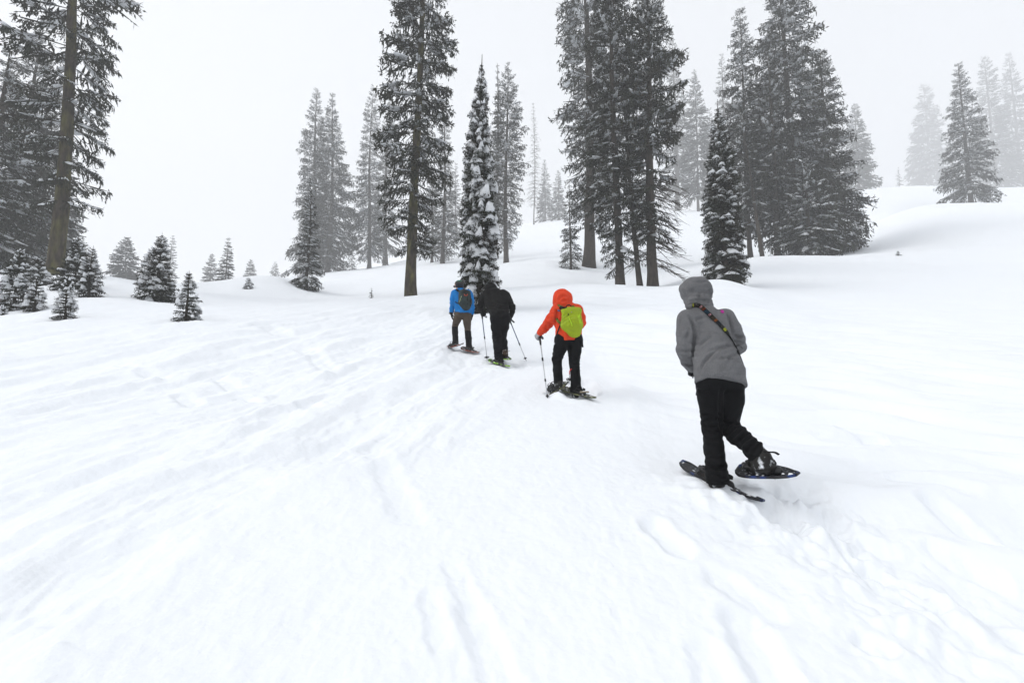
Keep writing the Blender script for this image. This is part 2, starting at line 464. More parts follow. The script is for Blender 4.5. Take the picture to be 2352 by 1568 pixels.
def pad(seed, nx=7, ny=5):
    """snow lying on a bough: x 0..1, y -1..1, z 0..1"""
    r = np.random.default_rng(seed)
    xs = np.linspace(0, 1, nx); ys = np.linspace(-1, 1, ny)
    V = np.zeros((nx, ny, 2, 3))
    wl_, wr_ = r.uniform(0.55, 1.15, nx), r.uniform(0.55, 1.15, nx)
    env = np.sin(math.pi * np.clip(xs * 0.9 + 0.06, 0, 1)) ** 0.55
    for i, x in enumerate(xs):
        lump = r.uniform(0.55, 1.15)
        for j, yv in enumerate(ys):
            w = env[i] * (wl_[i] if yv < 0 else wr_[i])
            z = max(0.0, 1 - yv * yv) ** 0.5 * lump * env[i] * r.uniform(0.82, 1.12)
            V[i, j, 0] = (x + r.normal(0, 0.02), yv * w, z); V[i, j, 1] = (x, yv * w * 0.92, -0.12)
    V = V.reshape(-1, 3)
    idx = lambda i, j, k: (i * ny + j) * 2 + k
    Q = []
    for i in range(nx - 1):
        for j in range(ny - 1):
            Q.append((idx(i, j, 0), idx(i + 1, j, 0), idx(i + 1, j + 1, 0), idx(i, j + 1, 0)))
            Q.append((idx(i, j, 1), idx(i, j + 1, 1), idx(i + 1, j + 1, 1), idx(i + 1, j, 1)))
        Q.append((idx(i, 0, 1), idx(i + 1, 0, 1), idx(i + 1, 0, 0), idx(i, 0, 0)))
        Q.append((idx(i, ny - 1, 0), idx(i + 1, ny - 1, 0), idx(i + 1, ny - 1, 1), idx(i, ny - 1, 1)))
    for j in range(ny - 1):
        Q.append((idx(0, j, 0), idx(0, j + 1, 0), idx(0, j + 1, 1), idx(0, j, 1)))
        Q.append((idx(nx - 1, j, 1), idx(nx - 1, j + 1, 1), idx(nx - 1, j + 1, 0), idx(nx - 1, j, 0)))
    return V, np.array(Q)

FR = {'hi': [frond(10, 6, 1.0, 100 + i) for i in range(7)], 'mid': [frond(8, 4, 1.05, 200 + i) for i in range(6)], 'lo': [frond(7, 0, 1.15, 300 + i) for i in range(5)],
      'young': [frond(8, 5, 1.0, 400 + i, 0.09) for i in range(6)]}
PADS = {'hi': [pad(500 + i, 8, 6) for i in range(8)], 'lo': [pad(600 + i, 5, 4) for i in range(8)]}

PROFILE = {
    'spire': lambda t: (1 - t) ** 0.66,
    'cone': lambda t: (0.10 + 0.90 * (1 - t) ** 0.80) * (0.82 + 0.18 * sstep(0, 0.12, t)),
    'column': lambda t: np.minimum(1, (1 - t) / 0.42) ** 0.75 * (0.68 + 0.32 * sstep(0, 0.22, t)),
    'broad': lambda t: np.minimum(1, (1 - t) / 0.7) ** 0.8 * (0.85 + 0.15 * sstep(0, 0.1, t)),
}

def make_fir(px, py, depth, top, hw, label, group, prof='column', t0=0.1, nb=200, lod='mid', snow=0.3, thick=0.1, padlen=(0.35, 0.95), padw=0.2,
             trunk=None, moss=False, lean=0.0, dead=0, bare=False, seed=0, pitch=(0.55, -0.25), droop=0.28, kind='fir_tree', gap=0.0, side_bias=None, leader=0.0, sink=0.25, tipw=0.9, upturn=0.5, clumps=1):
    r = np.random.default_rng(1000 + seed + int(px * 7 + py * 13))
    b = P(px, py, depth)
    g = gz(b[0], b[1])
    base = np.array((b[0], b[1], g))
    rel = base - np.array((0, 0, CAMZ))
    a_, b_ = rel[2] * CP - rel[1] * SP, rel[2] * SP + rel[1] * CP
    k = (784 - top) / FPX
    H = (k * b_ - a_) / (CP - k * SP)
    R = hw * depth / FPX
    tr = (trunk if trunk else max(0.012 * H + 0.02, 0.03))
    rt = root(kind, base, label, 'tree', group)
    lx = lean * H
    def axis(t): return np.stack((lx * t + 0.006 * H * (np.sin(t * 5 + seed) - math.sin(seed)), 0.01 * H * np.sin(t * 4 + 1 + seed) * t, t * H), -1)
    # trunk
    nr, ns = (26, 14) if lod in ('hi', 'mid') else (12, 8)
    ts = np.linspace(0, 1, nr) ** 1.15
    pts = axis(ts); pts[0, 2] -= sink
    rad = tr * (0.06 + 0.94 * (1 - ts) ** 0.85) + tr * 0.35 * np.exp(-ts * H / (tr * 2.2))
    v, f = tube(pts, rad, ns)
    nn = noise3(np.column_stack((v[:, 0], v[:, 1], v[:, 2] * 0.3)), 3.0 / max(tr, 0.05) * 0.35, seed)
    cen = axis(np.clip(v[:, 2] / H, 0, 1)); dv = v - cen; dv[:, 2] = 0
    v = v + dv * (0.14 * nn)[:, None]
    part('trunk', (v + base, f), M['bark_moss'] if moss else M['bark'], rt)
    # boughs
    if leader == 0: leader = 0.004
    t = (np.arange(nb) + r.uniform(0, 1, nb)) / nb
    t = t ** 0.92
    hgt = t0 + (1 - leader - t0) * t
    if prof == 'spire' or lod == 'young':        # whorls
        nw = max(6, int(nb / (7 if prof == 'spire' else 6)))
    else:
        nw = max(8, int((1 - t0) * H / (0.45 + 0.022 * H)))
    hgt = t0 + (1 - leader - t0) * ((np.floor(t * nw) + 0.5 + r.normal(0, 0.12 if nw * 7 > nb else 0.2, nb)) / nw)
    hgt = np.clip(hgt, t0 * 0.8, 1 - leader)
    az = np.arange(nb) * 2.39996 + r.normal(0, 0.35, nb)
    lump = 1 + 0.28 * noise3(np.column_stack((np.cos(az) * 1.3, np.sin(az) * 1.3, hgt * H / max(R, .3) * 0.55)), 1.0, seed + 3) + r.normal(0, 0.10, nb)
    L = R * PROFILE[prof](t) * np.clip(lump, 0.45, 1.4)
    L = np.maximum(L, (0.05 if lod == 'young' or prof == 'spire' else 0.13) * R + 0.02)
    keep = np.ones(nb, bool)
    if gap > 0:
        keep &= noise3(np.column_stack((np.cos(az) * 1.5 + 7, np.sin(az) * 1.5, hgt * H / max(R, .3) * 0.8)), 1.0, seed + 9) > -1 + 2 * gap * 0.62
        keep |= t > 0.9
    if side_bias is not None:                    # fewer boughs on one side low down
        keep &= ~((np.cos(az) * side_bias > 0.1) & (t < 0.33) & (r.random(nb) < 0.75))
    hgt, az, L, t = hgt[keep], az[keep], L[keep], t[keep]
    n = len(t)
    pt = pitch[1] + (pitch[0] - pitch[1]) * t ** 1.4 + r.normal(0, 0.10, n)
    dr = droop * (1.05 - 0.75 * t) * r.uniform(0.6, 1.4, n)
    org = axis(hgt)
    def place(X, Y, Z, i):
        """bough-local -> world for bough indices i (arrays m x k)"""
        LL = L[i][:, None]
        z = Z + X * np.tan(pt[i])[:, None] - dr[i][:, None] * X * X / LL + upturn * LL * np.clip(X / LL - 0.55, 0, 1) ** 2
        c, s = np.cos(az[i])[:, None], np.sin(az[i])[:, None]
        return np.stack((org[i, 0][:, None] + X * c - Y * s, org[i, 1][:, None] + X * s + Y * c, org[i, 2][:, None] + z), -1)
    if not bare:
        mb = MB(); tpl = FR[lod]; which = r.integers(0, len(tpl), n)
        for w, (TV, TT) in enumerate(tpl):
            i = np.where(which == w)[0]
            if not len(i): continue
            mirror = r.choice((-1, 1), len(i))[:, None]
            LL = L[i][:, None]
            wf = tipw * r.uniform(0.8, 1.25, len(i))[:, None] * np.clip((0.9 / np.maximum(LL, 0.05)) ** 0.18, 0.7, 1.5)
            W = place(TV[None, :, 0] * LL, TV[None, :, 1] * LL * wf * mirror, TV[None, :, 2] * LL, i)
            m, kk = W.shape[:2]
            mb.add(W.reshape(-1, 3) + base, (TT[None] + (np.arange(m) * kk)[:, None, None]).reshape(-1, 3))
        o = part('crown', mb.out(), M['needles'], rt, smooth=False)
    # wood of the boughs, dead sticks
    if lod in ('hi', 'young') or bare or dead:
        mb = MB()
        sx = np.array((0, 0.45, 0.85)); srad = np.array((1.0, 0.6, 0.2))
        if lod in ('hi', 'young') or bare:
            i = np.arange(n)
            c = place(sx[None] * L[:, None], np.zeros((n, 3)), np.zeros((n, 3)), i)
            for q in range(n):
                mb.add(*tube(c[q] + base, srad * (0.012 + 0.009 * L[q]) * (3.0 if bare else 1.0), 3, cap=False))
                if bare:
                    for e in range(3):
                        p0 = c[q][1] + (c[q][2] - c[q][1]) * r.uniform(-0.8, 1)
                        mb.add(*tube(np.array((p0, p0 + np.array((r.normal(0, .3), r.normal(0, .3), -r.uniform(0.1, .4))) * L[q])) + base, (0.06, 0.03), 3, cap=False))
        for q in range(dead):
            ht = r.uniform(0.07, 0.34)
            a2 = r.uniform(-0.9, 0.9) if side_bias and r.random() < 0.75 else r.uniform(0, 6.28)
            if side_bias and side_bias < 0: a2 = math.pi - a2
            ln = R * r.uniform(0.45, 1.15); o0 = axis(np.array([ht]))[0]
            xs = np.linspace(0, 1, 6); dz = -0.42 * xs ** 1.3 - 0.12 * xs ** 3 + 0.1 * np.sin(xs * 5 + q) * 0.4
            wob = 0.09 * np.sin(xs * 4 + q)
            pp = o0 + ln * np.stack((xs * math.cos(a2) - wob * math.sin(a2), xs * math.sin(a2) + wob * math.cos(a2), dz), -1)
            mb.add(*tube(pp + base, (1 - xs * 0.8) * (0.016 + 0.014 * ln), 3, cap=False))
            for e in range(9):
                u = r.uniform(0.3, 1); p0 = o0 + ln * np.array((u * math.cos(a2), u * math.sin(a2), np.interp(u, xs, dz)))
                sd = a2 + r.choice((-1, 1)) * r.uniform(0.4, 1.1); l2 = ln * r.uniform(0.15, 0.42)
                p1 = p0 + l2 * np.array((math.cos(sd), math.sin(sd), -r.uniform(0.1, 0.7)))
                mb.add(*tube(np.array((p0, (p0 + p1) / 2 + (0, 0, -0.05 * l2), p1)) + base, (0.018, 0.014, 0.007), 3, cap=False))
        o = part('limbs', mb.out(), M['wood'], rt); o['kind'] = 'stuff'
    # snow
    if snow > 0:
        mb = MB(); tpl = PADS['hi' if clumps == 1 and lod in ('hi', 'young') else 'lo']
        for rep_ in range(clumps):
            sel = np.where((r.random(n) < snow) & (t < 0.985))[0]
            which = r.integers(0, len(tpl), len(sel))
            for w, (TV, TT) in enumerate(tpl):
                i = sel[which == w]
                if not len(i): continue
                LL = L[i][:, None]; mm = len(i)
                if clumps == 1 or rep_ == 0:
                    s0 = r.uniform(padlen[0] - 0.12, padlen[0] + 0.15, mm)[:, None]; s1 = np.clip(r.uniform(padlen[1] - 0.2, padlen[1] + 0.06, mm)[:, None], s0 + 0.2, 1.02)
                    ww = padw * r.uniform(0.6, 1.25, mm)[:, None] * (1 if clumps == 1 else 0.62); yo = 0
                else:
                    sz = np.clip(np.exp(r.normal(-1.6, 0.4, mm)), 0.07, 0.32)[:, None]
                    s0 = r.uniform(0.25, 0.97, mm)[:, None] - sz; s1 = s0 + sz
                    ww = sz * r.uniform(0.28, 0.6, mm)[:, None]; yo = r.normal(0, 0.07, mm)[:, None] * LL * tipw
                X = (s0 + (s1 - s0) * TV[None, :, 0]) * LL
                Yv = TV[None, :, 1] * LL * ww + yo
                hh = thick * (1 if clumps == 1 else 0.75) * r.uniform(0.5, 1.3, mm)[:, None] * np.clip(LL / (0.5 * R + .05), 0.45, 1.2)
                Z = TV[None, :, 2] * hh + (0.035 if clumps == 1 else 0.015) - 0.18 * np.abs(Yv)
                W = place(X, Yv, Z, i)
                m, kk = W.shape[:2]
                W = W.reshape(-1, 3)
                W = W + (0.25 * thick) * np.stack([noise3(W + base, 2.2 / max(thick * 4, .2), 70 + c) for c in range(3)], -1)
                mb.add(W + base, (TT[None] + (np.arange(m) * kk)[:, None, None]).reshape(-1, 4))
        if mb.n: 
            o = part('snow', mb.out(), M['snow'], rt); o['kind'] = 'stuff'
    return rt, base, H, R

GA, GB, GC, GD, GE = 'young snow-laden firs', 'tall firs on the slope', 'fir cluster behind the crest', 'firs fading into the fog', 'firs at the left edge of the slope'
TREES = []
def T(px, py, d, *a, **k): TREES.append(((px, py, far(d)) + a, k))
# --- left edge
T(126, 622, 27, -520, 98, 'huge fir with thick lichen-yellow trunk and bare lower stem, by the young firs', GE, prof='column', t0=0.12, nb=165, lod='hi', snow=0.5, thick=0.12, trunk=0.38, moss=True, pitch=(0.25, -0.2), droop=0.22, gap=0.4, seed=1, clumps=4, tipw=0.75)
T(40, 640, 44, 62, 95, 'dark fir with rounded tip left of the lichen-trunked fir', GE, prof='broad', t0=0.06, nb=240, lod='mid', snow=0.45, thick=0.14, trunk=0.4, seed=2, clumps=3)
T(-40, 640, 34, 110, 105, 'broad dark fir cut by the left frame edge, behind the lichen-trunked fir', GE, prof='broad', t0=0.05, nb=190, lod='mid', snow=0.55, thick=0.16, padw=0.26, trunk=0.45, seed=3, clumps=3, droop=0.2)
T(80, 636, 58, 250, 95, 'grey fogged fir showing behind the lichen-yellow trunk', GE, prof='broad', t0=0.03, nb=170, lod='lo', snow=0.4, thick=0.18, seed=4, clumps=2)
T(170, 640, 92, 492, 30, 'pale slim fir just right of the lichen-yellow trunk', GD, prof='cone', t0=0.02, nb=130, lod='lo', snow=0.25, seed=5)
young = dict(lod='young', prof='cone', t0=0.02, pitch=(0.75, 0.0), droop=0.30, thick=0.13, padw=0.25, padlen=(0.5, 0.98), tipw=1.15, leader=0.07, sink=0.15)
T(32, 712, 16, 566, 40, 'bushy young fir at left frame edge with star-shaped tip', GA, nb=110, snow=0.5, seed=10, **young)
T(88, 660, 22, 592, 32, 'small leaning young fir heaped with snow, between the leftmost bushy fir and the tall pair', GA, nb=70, snow=0.6, seed=11, lean=-0.12, **young)
T(78, 714, 15.5, 634, 24, 'little snow-heaped sapling in front of the small leaning fir', GA, nb=70, snow=0.6, seed=12, **young)
T(170, 664, 21, 548, 42, 'tallest of the young firs in front of the lichen-yellow trunk', GA, nb=120, snow=0.5, seed=13, **young)
T(150, 726, 14, 634, 29, 'low snow-heaped fir standing nearest of the left cluster of young firs', GA, nb=85, snow=0.6, seed=14, **young)
T(204, 682, 19, 563, 31, 'young fir with a cross-shaped leader, right end of the left cluster', GA, nb=110, snow=0.5, seed=15, **young)
T(360, 686, 20, 532, 43, 'shapely young fir alone in mid slope with snow pads on every tier', GA, nb=150, snow=0.5, seed=16, **young)
T(427, 729, 14, 621, 31, 'short snow-clad sapling with bare forked tip, in front of the shapely young fir', GA, nb=80, snow=0.5, seed=17, **young)
T(6, 724, 15, 703, 15, 'tiny snow-capped fir tip poking up at the left frame edge', GA, nb=26, snow=0.95, seed=18, **young)
T(571, 668, 34, 638, 14, 'tiny snowy sapling on the far crest between fogged firs', GA, nb=40, snow=0.95, seed=19, **young)
# --- fogged firs beyond the left crest
fg = dict(lod='lo', prof='cone', t0=0.0, snow=0.25, thick=0.15, sink=0.5)
T(285, 668, 82, 545, 44, 'wide pale fir beyond the left crest', GD, nb=190, seed=20, **fg)
T(388, 672, 100, 540, 24, 'faint fir half hidden behind the shapely young fir', GD, nb=130, seed=21, **fg)
T(481, 682, 100, 583, 26, 'pale fir standing left of the darker slim fir beyond the crest', GD, nb=130, seed=22, **fg)
T(515, 684, 70, 546, 25, 'slim darker fir alone in the gap beyond the left crest', GD, nb=150, seed=23, **fg)
T(572, 676, 105, 598, 24, 'small pale fir behind the tiny snowy sapling on the crest', GD, nb=110, seed=24, **fg)
T(630, 668, 120, 601, 18, 'smallest pale fir tip on the crest left of the fir clump', GD, nb=90, seed=25, **fg)
# --- clump left of centre
T(703, 665, 40, 415, 37, 'snow-dusted fir in front of the foggy pair, branches down to the snow', GB, prof='cone', t0=0.02, nb=210, lod='mid', snow=0.6, thick=0.16, padw=0.24, seed=30, sink=0.3, clumps=3)
T(752, 628, 84, 216, 56, 'foggy grey fir, right of a twin-topped pair', GB, prof='broad', t0=0.04, nb=300, lod='mid', snow=0.4, thick=0.22, seed=31, clumps=2)
T(716, 640, 86, 208, 60, 'foggy grey fir, left of a twin-topped pair', GB, prof='cone', t0=0.04, nb=280, lod='mid', snow=0.4, thick=0.22, seed=32, clumps=2)
T(848, 617, 88, 200, 52, 'grey fir with bare lower trunk between the foggy pair and the great fir', GB, prof='cone', t0=0.07, nb=230, lod='mid', snow=0.5, thick=0.24, trunk=0.55, seed=33, gap=0.2, clumps=2)
T(885, 612, 98, 212, 42, 'pale fir tucked close behind the great fir on its left', GD, prof='cone', t0=0.08, nb=200, lod='lo', snow=0.25, thick=0.2, seed=34)
T(808, 622, 96, 556, 13, 'small fogged sapling between grey firs left of centre', GD, prof='cone', t0=0.0, nb=60, lod='lo', snow=0.3, seed=35)
T(943, 680, 30, -330, 80, 'great fir with stout bare butt, tall past the top of the frame, left of centre', GB, prof='column', t0=0.085, nb=215, lod='hi', snow=0.55, thick=0.13, trunk=0.36, moss=True, pitch=(0.25, -0.22), droop=0.24, gap=0.28, seed=36, clumps=4, tipw=0.85)
T(1016, 603, 72, 235, 40, 'grey fir behind the great fir on its right', GB, prof='cone', t0=0.06, nb=220, lod='mid', snow=0.45, thick=0.2, seed=37, clumps=2)
T(992, 603, 76, 380, 30, 'short grey fir with thin stem under the great fir', GB, prof='cone', t0=0.08, nb=120, lod='lo', snow=0.3, seed=38)
T(1046, 590, 120, 375, 28, 'very pale fir between the great fir and the snow-laden spire', GD, prof='cone', t0=0.03, nb=140, lod='lo', snow=0.2, seed=39)
T(1103, 716, 17, 122, 57, 'slender spire fir with thick snow on every bough behind two hikers', 'snow-laden firs near the hikers', prof='spire', t0=0.015, nb=400, lod='hi', snow=0.85, thick=0.25, padw=0.26, padlen=(0.45, 1.02), pitch=(0.7, 0.05), droop=0.36, seed=40, leader=0.045, trunk=0.15, tipw=1.25)
T(1163, 602, 64, 138, 44, 'grey fir with bare lower trunk behind the snow-laden spire', GB, prof='column', t0=0.1, nb=230, lod='mid', snow=0.35, thick=0.2, trunk=0.42, seed=41, gap=0.2, clumps=3)
T(1138, 606, 72, 145, 30, 'slimmer foggy fir half behind the snow-laden spire', GB, prof='cone', t0=0.1, nb=180, lod='lo', snow=0.3, seed=42)
T(1226, 518, 135, 236, 24, 'bare dead fir, pale in the fog on the hill', GD, prof='cone', t0=0.15, nb=170, lod='lo', bare=True, snow=0, trunk=0.34, seed=43)
T(1252, 506, 140, 368, 26, 'pale fir beside the bare dead fir', GD, prof='cone', t0=0.02, nb=140, lod='lo', snow=0.2, seed=44)
T(1284, 500, 132, 392, 24, 'pale short fir next to the cluster of tall firs', GD, prof='cone', t0=0.02, nb=130, lod='lo', snow=0.2, seed=45)
# --- cluster right of centre
T(1353, 604, 50, -260, 72, 'stout-trunked tall fir at the left of the central cluster', GC, prof='column', t0=0.09, nb=270, lod='mid', snow=0.5, thick=0.17, trunk=0.66, pitch=(0.3, -0.2), droop=0.25, seed=50, clumps=4)
T(1311, 607, 48, 425, 30, 'thin scraggy sapling left of the stout-trunked fir', GC, prof='cone', t0=0.04, nb=120, lod='mid', snow=0.25, thick=0.12, seed=51, gap=0.25, clumps=2)
T(1425, 662, 35, -180, 70, 'tall fir with snow-capped low boughs sweeping left, mid cluster', GC, prof='column', t0=0.06, nb=280, lod='hi', snow=0.5, thick=0.15, trunk=0.33, pitch=(0.3, -0.22), droop=0.26, seed=52, side_bias=1, gap=0.1, clumps=4)
T(1471, 664, 34.5, 120, 36, 'thin leaning stem between the two thick trunks of the cluster', GC, prof='column', t0=0.1, nb=100, lod='mid', snow=0.35, thick=0.12, trunk=0.22, lean=-0.055, seed=53, gap=0.3, clumps=3)
T(1500, 664, 34, -90, 72, 'fir with straight dark trunk and tangled dead twigs on its right side', GC, prof='column', t0=0.15, nb=240, lod='hi', snow=0.55, thick=0.13, trunk=0.38, dead=70, side_bias=1, seed=54, gap=0.2, pitch=(0.4, -0.15), droop=0.25, clumps=4)
T(1604, 486, 112, 165, 48, 'fogged fir behind the dead twigs of the cluster', GD, prof='cone', t0=0.1, nb=240, lod='lo', snow=0.3, thick=0.25, trunk=0.55, seed=55)
T(1556, 495, 128, 78, 44, 'tall faint fir rising between the cluster and the fogged fir', GD, prof='cone', t0=0.1, nb=220, lod='lo', snow=0.3, thick=0.25, seed=56)
T(1640, 490, 135, 250, 30, 'faint fir tip left of the snowy fir on the crest', GD, prof='cone', t0=0.05, nb=130, lod='lo', snow=0.3, seed=57)
T(1668, 652, 26, 228, 57, 'pointed snowy fir alone on the crest in front of the right-hand clump', 'snow-laden firs near the hikers', prof='spire', t0=0.015, nb=330, lod='hi', snow=0.62, thick=0.15, padw=0.24, padlen=(0.5, 1.0), pitch=(0.6, -0.1), droop=0.36, seed=58, leader=0.05, tipw=1.15)
# --- right clump
T(1724, 594, 51, 15, 80, 'left-hand fir of the right clump with narrow foggy top', GC, prof='cone', t0=0.12, nb=250, lod='mid', snow=0.35, thick=0.18, trunk=0.3, seed=60, clumps=3)
T(1752, 594, 49, 250, 34, 'thin slanting stem on the left of the right clump', GC, prof='column', t0=0.3, nb=110, lod='mid', snow=0.3, thick=0.14, trunk=0.24, lean=-0.11, seed=61, clumps=2)
T(1786, 594, 50, 120, 50, 'straight stem inside the right clump next to the broad fir', GC, prof='column', t0=0.12, nb=140, lod='mid', snow=0.3, thick=0.16, trunk=0.34, seed=62, clumps=3)
T(1828, 594, 52, -190, 98, 'broadest and tallest fir of the right clump', GC, prof='broad', t0=0.07, nb=320, lod='mid', snow=0.55, thick=0.2, trunk=0.5, seed=63, pitch=(0.35, -0.25), clumps=4, gap=0.12)
T(1916, 594, 54, 118, 86, 'wide pointed fir closing the right side of the right clump', GC, prof='cone', t0=0.03, nb=300, lod='mid', snow=0.5, thick=0.18, trunk=0.5, seed=64, pitch=(0.45, -0.15), clumps=3, gap=0.1)
T(1862, 592, 48, 365, 70, 'lower fir in front of the right clump with heavy snow on its shoulders', GC, prof='broad', t0=0.05, nb=190, lod='mid', snow=0.65, thick=0.2, padw=0.24, trunk=0.3, seed=65, clumps=4)
T(1672, 500, 132, 120, 40, 'faint fir ghosting behind the left of the right clump', GD, prof='cone', t0=0.05, nb=200, lod='lo', snow=0.2, seed=66)
T(1978, 490, 128, 240, 46, 'faint fir ghosting behind the right of the right clump', GD, prof='cone', t0=0.03, nb=200, lod='lo', snow=0.2, seed=67)
# --- far right
T(2232, 484, 80, 146, 54, 'lone grey fir on the upper snowfield with a short bare stem', GB, prof='cone', t0=0.08, nb=260, lod='mid', snow=0.45, thick=0.24, trunk=0.55, seed=70, gap=0.12, clumps=3)
T(2292, 436, 172, 130, 52, 'tall pale fir behind the lone grey fir', GD, prof='cone', t0=0.08, nb=230, lod='lo', snow=0.15, seed=71)
T(2350, 436, 178, 120, 50, 'pale fir cut by the right frame edge', GD, prof='cone', t0=0.05, nb=230, lod='lo', snow=0.15, seed=72)
T(2140, 434, 205, 195, 58, 'faintest fir, a ghost left of the lone grey fir', GD, prof='cone', t0=0.0, nb=230, lod='lo', snow=0.1, seed=73)
T(2066, 432, 150, 384, 11, 'tiny pale sapling on the far right-hand crest', GD, prof='cone', t0=0.0, nb=50, lod='lo', snow=0.1, seed=74)
# tiny tips out of the snow
T(853, 676, 31, 660, 8, 'twig tip of a buried sapling left of the great fir', 'buried sapling tips', lod='young', prof='cone', t0=0.02, nb=20, snow=0.4, thick=0.05, seed=80, kind='sapling_tip', leader=0.1, sink=0.1)
T(2063, 586, 41, 576, 8, 'dark sapling tip poking out of the open snow on the right slope', 'buried sapling tips', lod='young', prof='cone', t0=0.02, nb=18, snow=0.4, thick=0.05, seed=81, kind='sapling_tip', leader=0.1, sink=0.1)

for a, k in TREES:
    q = P(a[0], a[1], a[2])
    if a[2] < 75:
        wr = min(1.6, 0.25 + 0.55 * a[4] * a[2] / FPX)
        WELLS.append((q[0], q[1], wr, 0.16 * min(1, wr)))

# ground sheet
def build_ground():
    th = np.concatenate((np.linspace(-math.pi, -1.02, 26)[:-1], np.linspace(-1.02, 1.02, 560), np.linspace(1.02, math.pi, 26)[1:-1]))
    rr = np.concatenate((np.exp(np.linspace(math.log(0.25), math.log(1.6), 24))[:-1], np.exp(np.linspace(math.log(1.6), math.log(13), 360))[:-1],
                         np.exp(np.linspace(math.log(13), math.log(65), 170))[:-1], np.exp(np.linspace(math.log(65), math.log(560), 100))))
    nt, nr = len(th), len(rr)
    cut = np.where(np.abs(th) > 1.4, 0.2 + 0.8 * np.clip((1.9 - np.abs(th)) / 0.5, 0, 1), 1.0)
    R_ = rr[:, None] ** (1 + 0 * th[None])
    R_ = np.where(R_ > 13, 13 + (R_ - 13) * cut[None], R_)
    X = R_ * np.sin(th)[None]; Y = R_ * np.cos(th)[None]
    Z = ground(X.ravel(), Y.ravel()).reshape(X.shape)
    v = np.stack((X, Y, Z), -1).reshape(-1, 3)
    i = np.arange(nr - 1)[:, None] * nt; j = np.arange(nt)[None]; k = (j + 1) % nt
    q = np.stack((i + j, i + nt + j, i + nt + k, i + k), -1).reshape(-1, 4)
    c = len(v); v = np.vstack((v, (0, 0, gz(0, 0))))
    jj = np.arange(nt)
    tri = np.stack((np.full(nt, c), jj, (jj + 1) % nt), -1)
    q = q[:, ::-1]; tri = tri[:, ::-1]
    o = link('ground', mesh_np('ground', v, [q, tri]), None, M['ground'])
    o['kind'] = 'structure'
    return v
GV = build_ground()

tops = []
for a, k in TREES:
    rt, b, H, R = make_fir(*a, **k)
    tops.append(b[2] + H)

# ------------------------------------------------------------------ SDF figures
def surface_nets(D, org, h):
    s = D < 0
    nx, ny, nz = D.shape
    offs = [(i, j, k) for i in (0, 1) for j in (0, 1) for k in (0, 1)]
    cnt = sum(s[i:nx - 1 + i, j:ny - 1 + j, k:nz - 1 + k].astype(np.int8) for i, j, k in offs)
    act = (cnt > 0) & (cnt < 8)
    ci = np.argwhere(act)
    idx = np.full(act.shape, -1, np.int64); idx[act] = np.arange(len(ci))
    pos = np.zeros((len(ci), 3)); num = np.zeros(len(ci))
    for a in offs:
        for ax in range(3):
            if a[ax]: continue
            b = list(a); b[ax] = 1
            da = D[ci[:, 0] + a[0], ci[:, 1] + a[1], ci[:, 2] + a[2]]; db = D[ci[:, 0] + b[0], ci[:, 1] + b[1], ci[:, 2] + b[2]]
            m = (da < 0) != (db < 0)
            t = np.where(m, da / np.where(m, da - db, 1), 0)
            p = ci + np.array(a); p = p.astype(float); p[:, ax] += t
            pos[m] += p[m]; num += m
    v = org + h * pos / num[:, None]
    Q = []
    for ax in range(3):
        sl0 = [slice(None)] * 3; sl1 = [slice(None)] * 3
        sl0[ax] = slice(0, -1); sl1[ax] = slice(1, None)
        ch = s[tuple(sl0)] != s[tuple(sl1)]
        e = np.argwhere(ch)
        b1, b2 = (ax + 1) % 3, (ax + 2) % 3
        ok = (e[:, b1] > 0) & (e[:, b2] > 0) & (e[:, b1] < D.shape[b1] - 1) & (e[:, b2] < D.shape[b2] - 1)
        e = e[ok]
        def cell(o1, o2):
            c = e.copy(); c[:, b1] += o1; c[:, b2] += o2
            return idx[c[:, 0], c[:, 1], c[:, 2]]
        q = np.stack((cell(-1, -1), cell(0, -1), cell(0, 0), cell(-1, 0)), -1)
        ins = s[e[:, 0], e[:, 1], e[:, 2]]
        q[~ins] = q[~ins][:, ::-1]
        Q.append(q)
    return v, np.vstack(Q)

def vnormals(v, q):
    n = np.cross(v[q[:, 2]] - v[q[:, 0]], v[q[:, 3]] - v[q[:, 1]]) if q.shape[1] == 4 else np.cross(v[q[:, 1]] - v[q[:, 0]], v[q[:, 2]] - v[q[:, 0]])
    o = np.zeros_like(v)
    for c in range(q.shape[1]): np.add.at(o, q[:, c], n)
    return o / (np.linalg.norm(o, axis=1)[:, None] + 1e-12)

